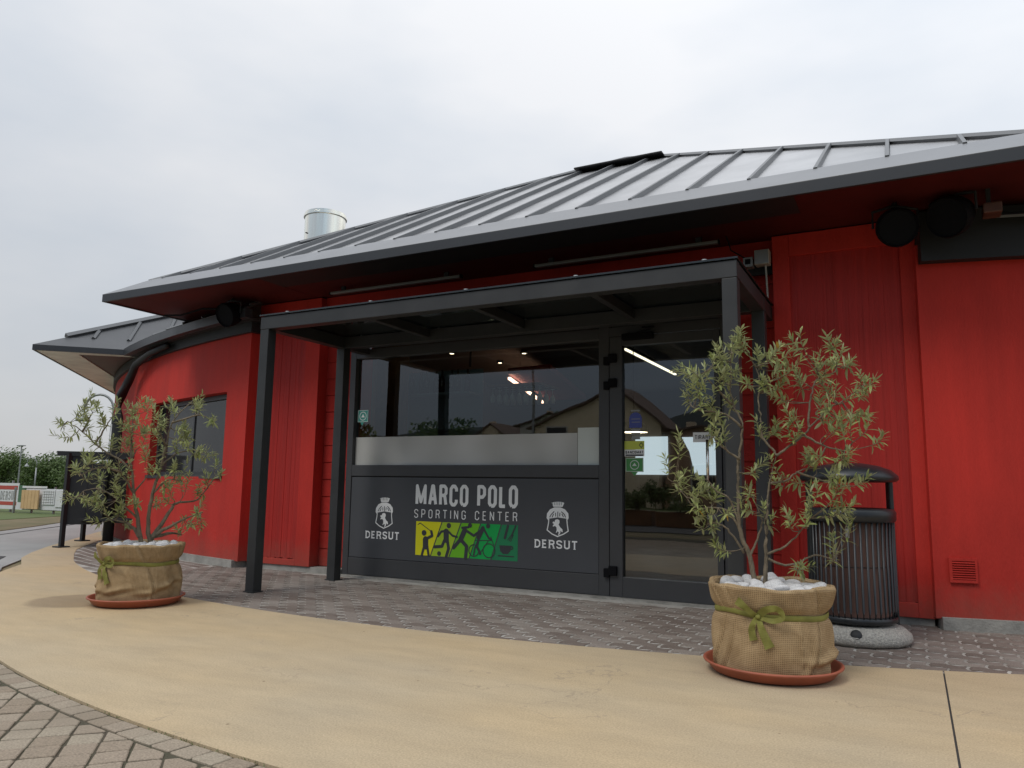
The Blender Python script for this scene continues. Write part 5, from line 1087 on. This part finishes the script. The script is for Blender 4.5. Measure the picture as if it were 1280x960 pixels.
def shrub(px, py, limbs, tips, side, depth_dir, label, seed, thick, leaf_len, n_leaf, n_obj, spread, yellow=0.0):
    rng = random.Random(seed)
    e = empty('olive_shrub', (px, py, .42)); tag(e, label, 'shrub', 'potted olive shrubs at the entrance')
    def W3(s, z, d): return Vector((px, py, 0)) + side * s + depth_dir * d + Vector((0, 0, z))
    paths = []; mb = MB()
    for i, l in enumerate(limbs):
        ph = rng.uniform(-1, 1); n = len(l)
        d0 = 0.0
        if i > 0:      # start where it meets an earlier limb
            best = None
            for pth in paths:
                for p in pth:
                    q = (p - W3(l[0][0], l[0][1], 0)); dd = abs(q.dot(side)) + abs(q.z)
                    if best is None or dd < best[0]: best = (dd, (p - Vector((px, py, 0))).dot(depth_dir))
            if best[0] < .09: d0 = best[1]
            elif len(l) > 3: d0 = rng.uniform(-.05, .05)
        span = rng.uniform(-1, 1) * spread
        pts = [W3(p[0], p[1], d0 + span * (k / (n - 1)) ** 1.2) for k, p in enumerate(l)]
        pts = spline(pts, 5)
        for k in range(1, len(pts) - 1): pts[k] = pts[k] + Vector((rng.gauss(0, .0025), rng.gauss(0, .0025), rng.gauss(0, .002)))
        big = l[0][1] < .56
        r0 = thick if big else thick * .48; r1 = thick * .16
        rad_ = [r0 + (r1 - r0) * (k / (len(pts) - 1)) ** .8 for k in range(len(pts))]
        mb.tube(pts, rad_, 8); paths.append(pts)
    mb.build('trunk', 'bark', e, smooth=True)
    allp = [p for pth in paths for p in pth[3:]]
    tw = MB(); leaves = []
    for (s, z) in tips:
        d_best = None
        for p in allp:
            rel = p - W3(s, z, 0); ds = rel.dot(side); dz = rel.z
            dd = math.hypot(ds, dz + .03 if dz > 0 else dz)
            if dz > .06: dd += .08
            if d_best is None or dd < d_best[0]: d_best = (dd, p)
        base = d_best[1]; db = (base - Vector((px, py, 0))).dot(depth_dir)
        for rep in range(2):
            tgt = W3(s + rng.gauss(0, .018), z + rng.gauss(0, .018), db + rng.uniform(-1, 1) * (.05 + spread * .45))
            dv = tgt - base; 
            if dv.length < .04: dv = Vector((rng.gauss(0, .03), rng.gauss(0, .03), .07)); tgt = base + dv
            mid = base + dv * .5 + Vector((rng.gauss(0, .012), rng.gauss(0, .012), -.010))
            tipd = (dv.normalized() + Vector((0, 0, .75)) + Vector((rng.gauss(0, .25), rng.gauss(0, .25), 0))).normalized()
            end = tgt + tipd * leaf_len * rng.uniform(.7, 1.5)
            pts = spline([base, mid, tgt, end], 6)
            tw.tube(pts, [.0032 - .0022 * k / (len(pts) - 1) for k in range(len(pts))], 5, caps=False)
            nl = int(n_leaf * rng.uniform(.7, 1.25) / 2); m_ = len(pts)
            i0 = int(m_ * .50)
            for k in range(nl):
                u = k / max(nl - 1, 1); fi = i0 + (m_ - 1 - i0) * u; a = int(fi); b = min(a + 1, m_ - 1); p = pts[a].lerp(pts[b], fi - a)
                ax = (pts[b] - pts[max(a - 1, 0)]).normalized(); az = k * 2.399 + rng.uniform(-.4, .4)
                o1 = ax.cross(Vector((0, 0, 1)) if abs(ax.z) < .9 else Vector((1, 0, 0))).normalized(); o2 = ax.cross(o1)
                dirv = (o1 * math.cos(az) + o2 * math.sin(az)) * (1.05 - .50 * u) * rng.uniform(.7, 1.2) + ax * (.22 + .75 * u) * rng.uniform(.6, 1.3) + Vector((0, 0, .10 - .12 * rng.random()))
                leaves.append((p, dirv.normalized(), leaf_len * rng.uniform(.62, 1.18) * (1 - .22 * u), rng.random() < yellow))
    twig = tw.build('twigs', 'bark', e, smooth=True); tag(twig, kind='stuff')
    protos = [leaf_mesh(1.0, w, b, i) for i, (w, b) in enumerate(((.23, -.15), (.27, .1), (.21, -.35), (.25, -.55), (.20, .35), (.29, -.25)))]
    ye = [p_.copy() for p_ in protos[:3]]
    for y_ in ye: y_.materials.clear(); y_.materials.append(M['leaf_yellow'])
    def mtx(p, d, L):
        z = Vector((0, 0, 1)) + Vector((rng.gauss(0, .35), rng.gauss(0, .35), 0)); y = z.cross(d)
        if y.length < .1: y = Vector((1, 0, 0)).cross(d)
        y.normalize(); z = d.cross(y); m = Matrix((d, y, z)).transposed().to_4x4(); return Matrix.Translation(p) @ m @ Matrix.Scale(L, 4)
    crown = None; rest = MB(); loc_e = Vector(e.location)
    idx = list(range(len(leaves))); rng.shuffle(idx); pick = set(idx[:n_obj])
    restm = []
    crown = twig
    for i, (p, d, L, yl) in enumerate(leaves):
        m = mtx(p, d, L); me = rng.choice(ye if yl else protos)
        if i in pick:
            o = bpy.data.objects.new('leaf', me); col.objects.link(o); o.parent = e; o.matrix_local = Matrix.Translation(-loc_e) @ m
        else:
            if yl: me = rng.choice(protos)
            rest.add([m @ v.co for v in me.vertices], [tuple(q.vertices) for q in me.polygons])
    if rest.v: o = rest.build('foliage', 'leaf_olive', e, smooth=True); tag(o, kind='stuff')
    return e
SIDE = Vector((_r.x, _r.y, 0)).normalized(); DEP = Vector((-SIDE.y, SIDE.x, 0))
RPX, RPY, LPX, LPY = -.745, 4.60, -5.77, 4.33
s_at = lambda l: (l[0][0], 0)
def dir_shrub(px, py):      # lateral direction square to the walkway view of each pot
    d = Vector((px, py, 0)).normalized(); return Vector((d.y, -d.x, 0)), d
sd_, dd_ = dir_shrub(RPX, RPY)
planter(RPX, RPY, [(-.08, 0), (-.03, 0)], .455, 5, math.atan2(-dd_.y, -dd_.x) - .20, ('burlap wrapped planter with olive green bow and white pebbles beside the litter bin', 'terracotta saucer under the right planter, near the litter bin'), [math.atan2(-dd_.y, -dd_.x) + .50])
shrub(RPX, RPY, R_LIMBS, R_TIPS, sd_, dd_, 'tall open olive shrub with some yellow leaves in the right planter before the bin', 21, .0165, .066, 40, 300, .15, .04)
sd_, dd_ = dir_shrub(LPX, LPY)
planter(LPX, LPY, [(0, 0), (.05, 0)], .455, 12, math.atan2(-dd_.y, -dd_.x) - .92, ('burlap wrapped planter with its green bow on the left side, before the curved wall', 'terracotta saucer under the left planter, before the curved red wall'), [math.atan2(-dd_.y, -dd_.x) + .22, math.atan2(-dd_.y, -dd_.x) + .45])
shrub(LPX, LPY, L_LIMBS, L_TIPS, sd_, dd_, 'wide leaning olive shrub in the left planter before the side window', 33, .021, .068, 42, 300, .20, .0)

# ================================================================ LEFT BACKGROUND
nbd = empty('notice_board', (-11.6, 7.9, 0)); tag(nbd, 'black metal notice board stand on legs beside the road at the wall end', 'notice board')
def post4(x, y, z0, z1, w, name='post', m='black_metal', par=None): return bx(name, m, par or nbd, x - w, y - w, z0, x + w, y + w, z1)
for x, y in ((-11.46, 7.24), (-12.42, 8.20), (-10.75, 7.95)):
    post4(x, y, 0, 1.42, .03, 'leg'); post4(x, y, -.001, .018, .085, 'foot_plate')
def wallslab(name, a, b, z0, z1, t, m, par):
    d = (Vector(b) - Vector(a)).normalized(); n = Vector((-d.y, d.x)) * t / 2
    return MB().prism([(a[0] - n.x, a[1] - n.y), (b[0] - n.x, b[1] - n.y), (b[0] + n.x, b[1] + n.y), (a[0] + n.x, a[1] + n.y)], z0, z1).build(name, m, par)
wallslab('side_panel', (-11.46, 7.26), (-12.42, 8.18), .33, 1.40, .03, 'black_metal', nbd)
wallslab('front_panel', (-11.51, 7.225), (-11.27, 7.45), .34, 1.385, .03, 'black_metal', nbd); wallslab('front_panel', (-11.268, 7.452), (-11.10, 7.62), .34, 1.27, .03, 'black_metal', nbd)
wallslab('back_panel', (-12.40, 8.22), (-10.78, 7.97), .34, 1.30, .03, 'black_metal', nbd)
wallslab('top_rail', (-11.60, 7.14), (-10.75, 7.95), 1.38, 1.45, .07, 'black_metal', nbd); wallslab('top_rail', (-12.5, 8.28), (-10.70, 7.99), 1.36, 1.43, .07, 'black_metal', nbd)
wallslab('shelf', (-11.30, 7.40), (-10.72, 7.90), .40, .44, .30, 'black_metal', nbd)
gb = bx('grey_crate', 'plastic_grey', None, -11.9, 8.72, .18, -11.45, 9.05, .50, bevel=.01); tag(gb, 'grey crate raised on white canisters behind the notice board', 'crate')
for i, (x, y) in enumerate(((-11.80, 8.82), (-11.55, 8.86))):
    o = MB().lathe([(0, 0), (.09, 0), (.095, .02), (.095, .14), (.06, .165), (.0, .175)], 0, 0, 16).build('canister', 'paper_white', smooth=True, local=True); o.location = (x, y, .0); tag(o, ['left white round canister under the grey crate', 'right white round canister under the grey crate'][i], 'canister', 'white canisters under the crate')

# banner fence
FE = empty('banner_fence', (-25.0, 14.0, 0)); tag(FE, 'wire fence hung with white and green banners along the grass', 'fence')
def fp(name, x0, z0, x1, z1, m, y=14.0, t=.03, par=None): return bx(name, m, par or FE, x0, y - t / 2, z0, x1, y + t / 2, z1)
for i in range(18): 
    x = -36 + i * 1.1; bx('fence_post', 'galvanised', FE, x, 14.03, -.03, x + .05, 14.08, .98 if x < -24.6 else .80)
fp('fence_rail', -36, .10, -20.2, .14, 'galvanised', 14.05); fp('fence_rail', -36, .72, -20.2, .745, 'galvanised', 14.05)
ba = bx('sponsor_banner', 'banner_white', None, -28.0, 13.97, .10, -24.50, 13.99, .90); tag(ba, 'white fence banner with two red stripes and grey lettering', 'banner')
MB().flat([(-28.0, .70), (-24.55, .70), (-24.55, .82), (-28.0, .82)], 13.966).build('stripe', 'banner_red', ba); MB().flat([(-28.0, .22), (-24.55, .22), (-24.55, .33), (-28.0, .33)], 13.966).build('stripe', 'banner_red', ba)
q = MB(); write(q, 'DERSUT', -25.44, -24.60, .38, .65, 13.965, .035, .04, serif=True); q.build('lettering', 'asphalt_grey', ba)
o = bx('tarpaulin', 'tarp_green', None, -24.50, 13.97, .25, -24.15, 13.99, .84); tag(o, 'narrow green tarpaulin on the fence beside the striped banner', 'tarpaulin'); bx('cloth_strip', 'banner_white', o, -24.52, 13.95, .1, -24.2, 13.968, .32)
wb_ = bx('white_banner', 'banner_white', FE, -24.30, 13.96, .76, -23.05, 13.975, .82)
bx('white_banner', 'banner_white', FE, -24.12, 13.98, .12, -20.6, 13.992, .74)
tb = empty('board_stack', (-23.9, 13.8, 0)); tag(tb, 'row of upright tan boards leaning on the banner fence', 'boards')
for i in range(5): bx('board', 'board_tan', tb, -24.12 + i * .172, 13.85, .14, -24.12 + i * .172 + .160, 13.89, .70)
for x in (-24.25,): bx('stake', 'galvanised', tb, x, 13.70, -.03, x + .05, 13.75, .78)
o = bx('printed_banner', 'banner_white', None, -23.22, 13.95, .28, -22.62, 13.968, .72); tag(o, 'white printed banner with faint drawing right of the tan boards', 'banner')
q = MB()
for i in range(5): stroke(q, [(-23.18, .34 + i * .08), (-22.66, .36 + i * .075)], .010, 13.944)
for i in range(5): stroke(q, [(-23.12 + i * .11, .30), (-23.12 + i * .11, .68)], .010, 13.944)
q.build('drawing', 'lamp_aluminium', o)
o = bx('white_banner', 'banner_white', None, -22.58, 13.95, .22, -21.2, 13.968, .70); tag(o, 'plain white banner on the fence nearest the notice board', 'banner')

# gooseneck street lamps
def goose(x, y, H, label, sc=1.0):
    e = empty('street_lamp', (x, y, 0)); tag(e, label, 'street lamp', 'gooseneck street lamps along the road')
    w = .72 * sc; lat = -SIDE
    pts = [Vector((x, y, -.03)), Vector((x, y, H - w))]; rr_ = w / 2 + .02
    MB().tube(pts, [.06 * sc, .045 * sc], 10).build('pole', 'galvanised', e, smooth=True)
    arc = [Vector((x, y, H - w)) + Vector((0, 0, w * .45 + .0))]
    arc = [pts[1]] + [Vector((x, y, H - w * .55)) + lat * (w * .5 * (1 - math.cos(t))) + Vector((0, 0, w * .55 * math.sin(t))) for t in [math.pi * k / 10 for k in range(11)]]
    MB().tube(arc, .030 * sc, 8).build('neck', 'galvanised', e, smooth=True)
    c = arc[-1]; MB().lathe([(.03 * sc, c.z + .0), (.06 * sc, c.z - .08 * sc), (.16 * sc, c.z - .22 * sc), (.17 * sc, c.z - .26 * sc), (.0, c.z - .27 * sc)], c.x, c.y, 16).build('lamp_head', 'galvanised', e, smooth=True)
goose(-29.0, 20.0, 4.55, 'near gooseneck street lamp rising behind the left olive shrub', 1.7)
goose(-54.3, 32.0, 2.55, 'distant gooseneck street lamp among the trees at far left', .95)
e = empty('mast_lamp', (-56.3, 32, 0)); tag(e, 'thin tall mast light above the trees at far left', 'mast light'); MB().tube([(-56.3, 32, -.03), (-56.3, 32, 3.4)], [.06, .04], 8).build('pole', 'galvanised', e); bx('lamp_head', 'galvanised', e, -56.65, 31.85, 3.4, -56.05, 32.15, 3.46)

# trees beyond the fence
def tree(x, y, H, Wd, label, seed, group, nleaf=5200, ls=.26, base=.0, m='leaf_tree', dense=1.0):
    rng = random.Random(seed); e = empty('broadleaf_tree', (x, y, 0)); tag(e, label, 'tree', group)
    tr = MB(); top = Vector((x + rng.gauss(0, .1), y, H * .8)); tr.tube(spline([Vector((x, y, -.04)), Vector((x + rng.gauss(0, .1), y, H * .35)), top], 5), [H * .03 * (1 - .07 * k) for k in range(11)], 8)
    lobes = []
    for k in range(11):
        a = rng.uniform(0, 6.28); rr_ = Wd * .5 * rng.uniform(.15, .72); z = H * rng.uniform(.32, .86); c = Vector((x + rr_ * math.cos(a), y + rr_ * math.sin(a), z)); rad_ = Wd * rng.uniform(.17, .30)
        lobes.append((c, rad_)); tr.tube([Vector((x, y, H * .25)), (Vector((x, y, H * .3)) + c) / 2, c], [H * .016, H * .011, H * .004], 6)
    tr.build('trunk', 'bark', e, smooth=True)
    cr_ = MB()
    for k in range(int(nleaf * dense)):
        c, r_ = rng.choice(lobes); d = Vector((rng.gauss(0, 1), rng.gauss(0, 1), rng.gauss(0, 1))).normalized(); p = c + d * r_ * (rng.random() ** .35) * (1 + .22 * math.sin(5 * d.x + 3 * d.z + seed)); p.z = max(p.z, base + .15)
        n = (d + Vector((rng.gauss(0, .6), rng.gauss(0, .6), rng.gauss(0, .6)))).normalized(); a = n.orthogonal().normalized(); b = n.cross(a); s = ls * rng.uniform(.5, 1.2)
        cr_.add([p + a * s, p + b * s * .5, p - a * s, p - b * s * .5], [(0, 1, 2, 3)])
    cr_.build('crown', m, e)
G1 = 'dark green trees beyond the banner fence'
kinds = ['dark tree with a ragged top at the far left edge beyond the fence', 'low rounded tree beyond the striped banner', 'small tree behind the distant gooseneck lamp', 'bushy tree just left of the notice board', 'round tree peeping past the notice board', 'low tree hidden partly behind the notice board', 'tall dark tree outside the left edge', 'broad tree farther left']
for i, (dx, y, H, Wd) in enumerate(((-1.87, 34, 3.7, 5.0), (-1.795, 38, 2.5, 5.5), (-1.735, 40, 2.4, 5.0), (-1.640, 36, 3.15, 4.8), (-1.57, 38, 2.8, 5.4), (-1.50, 36, 2.6, 5.0), (-1.98, 33, 4.4, 6.5), (-2.12, 36, 4.2, 7))):
    tree(dx * y, y, H * .80, Wd, kinds[i], 50 + i, G1, 9000, .11)
hd_ = MB(); rg = random.Random(77)
for k in range(9000):
    t = rg.random(); x = -95 + 58 * t; y = 44 + rg.uniform(-2, 2) ; z = rg.random() ** .7 * (1.5 + .25 * math.sin(x * .5) + .2 * math.sin(x * 1.3)); s = rg.uniform(.10, .25); a = Vector((rg.gauss(0, 1), rg.gauss(0, 1), rg.gauss(0, 1))).normalized(); b = a.orthogonal().normalized(); p = Vector((x, y, z))
    hd_.add([p + a * s, p + b * s * .5, p - a * s, p - b * s * .5], [(0, 1, 2, 3)])
tag(hd_.build('far_hedge', 'leaf_tree'), 'continuous far off thicket behind the separate trees', 'thicket', kind='stuff')

# ================================================================ ACROSS THE STREET (mirrored in the glass)
def gable_house(name, x0, x1, y0, y1, ez, pz, px, wall, label, wins=()):
    e = empty(name, ((x0 + x1) / 2, (y0 + y1) / 2, 0)); tag(e, label, 'house', 'houses across the street')
    w = MB().add([(x0, y1, -.03), (x1, y1, -.03), (x1, y1, ez), (px, y1, pz), (x0, y1, ez), (x0, y0, -.03), (x1, y0, -.03), (x1, y0, ez), (px, y0, pz), (x0, y0, ez)], [(0, 1, 2, 3, 4), (9, 8, 7, 6, 5), (1, 6, 7, 2), (0, 4, 9, 5)])
    w.build('wall', wall, e)
    for a in (x0, x1):
        s = -1 if a == x0 else 1; sl = (pz - ez) / abs(px - a); ov = .5
        MB().slab([(px, y1 + .3, pz + .12), (a + s * ov, y1 + .3, ez + .12 - sl * ov), (a + s * ov, y0 - .6, ez + .12 - sl * ov), (px, y0 - .6, pz + .12)] if s < 0 else [(px, y0 - .6, pz + .12), (a + s * ov, y0 - .6, ez + .12 - sl * ov), (a + s * ov, y1 + .3, ez + .12 - sl * ov), (px, y1 + .3, pz + .12)], .12).build('roof', 'roof_tile', e)
    for (a, b, c, d) in wins:
        f = bx('window', 'wall_white', e, a - .1, y1 - .02, b - .1, c + .1, y1 + .05, d + .1); bx('pane', 'window_dark', f, a, y1 + .052, b, c, y1 + .07, d)
    bx('chimney', 'wall_beige', e, px - 1.6, y1 - 3, pz - .8, px - 1.1, y1 - 2.5, pz + .5)
gable_house('beige_house', -21.9, -13.4, -35, -31.1, 5.0, 7.35, -16.4, 'wall_beige', 'beige gabled house across the street mirrored in the door glass', [(-21.0, 1.0, -19.4, 2.6), (-21.0, 3.7, -19.6, 4.9), (-18.4, .2, -17.2, 2.5)])
gable_house('brown_house', -13.2, -8.8, -36, -31.6, 4.35, 4.75, -11, 'wall_brown', 'low brown house beside the beige one, mirrored in the door glass', [(-11.6, 1.0, -10.4, 2.4)])
gable_house('far_house', -36.7, -30.5, -58, -46, 4.4, 6.7, -33.4, 'wall_beige', 'far beige house mirrored low in the big window', [(-35.8, 1.2, -34.4, 2.8), (-33, 1.2, -31.6, 2.8)])
gable_house('white_house', -30.0, -24.6, -56, -45, 6.4, 7.4, -27.2, 'wall_white', 'pale two storey house mirrored in the middle of the big window', [(-29, 1.2, -28, 2.6), (-27.4, 1.2, -26, 2.6), (-29, 4.0, -28, 5.4), (-27.4, 4.0, -26, 5.4)])
gable_house('roadside_house', -46, -38.5, -60, -46, 3.6, 5.4, -42, 'wall_white', 'low white house mirrored at the left of the big window', [(-45, 1, -43.5, 2.4), (-42, 1, -40.5, 2.4)])
hl = MB(); N = 70
for i in range(N):
    t = i / (N - 1); x = -1500 + 2400 * t; z = 74 + 7 * math.sin(x * .011) + 4 * math.sin(x * .031); z += 75 * math.exp(-((x + 40) / 150) ** 2)
    hl.v += [(x, -760, -40), (x, -830, z), (x, -1100, z * .9 + 20), (x, -1500, -40)]
for i in range(N - 1):
    for k in range(3): hl.f.append((i * 4 + k, i * 4 + k + 1, i * 4 + 5 + k, i * 4 + 4 + k))
tag(hl.build('hills', 'hill_green', smooth=True), kind='structure', label='wooded hills far behind the houses')
e = empty('floodlight_mast', (-19.6, -26.1, 0)); tag(e, 'floodlight mast across the street mirrored in the big window', 'mast'); MB().tube([(-19.6, -26.1, -.03), (-19.6, -26.1, 8.9)], [.09, .06], 8).build('pole', 'galvanised', e)
for dx in (-.55, -.3, .3, .55): bx('lamp_head', 'galvanised', e, -19.6 + dx - .12, -26.2, 8.55, -19.6 + dx + .12, -26.0, 8.8)
bx('cross_arm', 'galvanised', e, -20.3, -26.15, 8.8, -18.9, -26.05, 8.88)
for i, (x, y, H, Wd) in enumerate(((-17.6, -28.2, 1.5, 2.4), (-19.6, -28.6, 1.3, 2.6), (-13.0, -29, 1.2, 2.0))):
    tree(x, y, H, Wd, ['round garden bush before the beige house', 'low garden bush at the corner of the beige house', 'small bush before the brown house'][i], 90 + i, 'garden bushes across the street', 1500, .10)
for i, (x, y) in enumerate(((-7.4, -8.3), (-5.9, -8.0))):
    e = bx('trough_planter', 'wood_brown', None, x - .65, y - .3, 0, x + .6, y + .3, .42); tag(e, ['brown trough planter on the far kerb mirrored at the left of the door', 'brown trough planter on the far kerb mirrored mid door'][i], 'planter', 'trough planters across the walk')
    tree(x, y, .95, 1.0, ['round shrub in the left far trough', 'round shrub in the right far trough'][i], 100 + i, 'shrubs in the far troughs', 1300, .05, base=.35)
for x, lb in ((-26, 'tree between the beige and the pale two storey house'), (-34, 'tree in front of the far beige house'), (-42, 'tree before the low white house'), (-6, 'tree right after the brown house'), (3, 'tree straight behind the photographer')): tree(x, -40 + rg.uniform(-3, 3), 6.5, 6, lb, int(200 - x), 'trees among the houses across the street', 2500, .3)
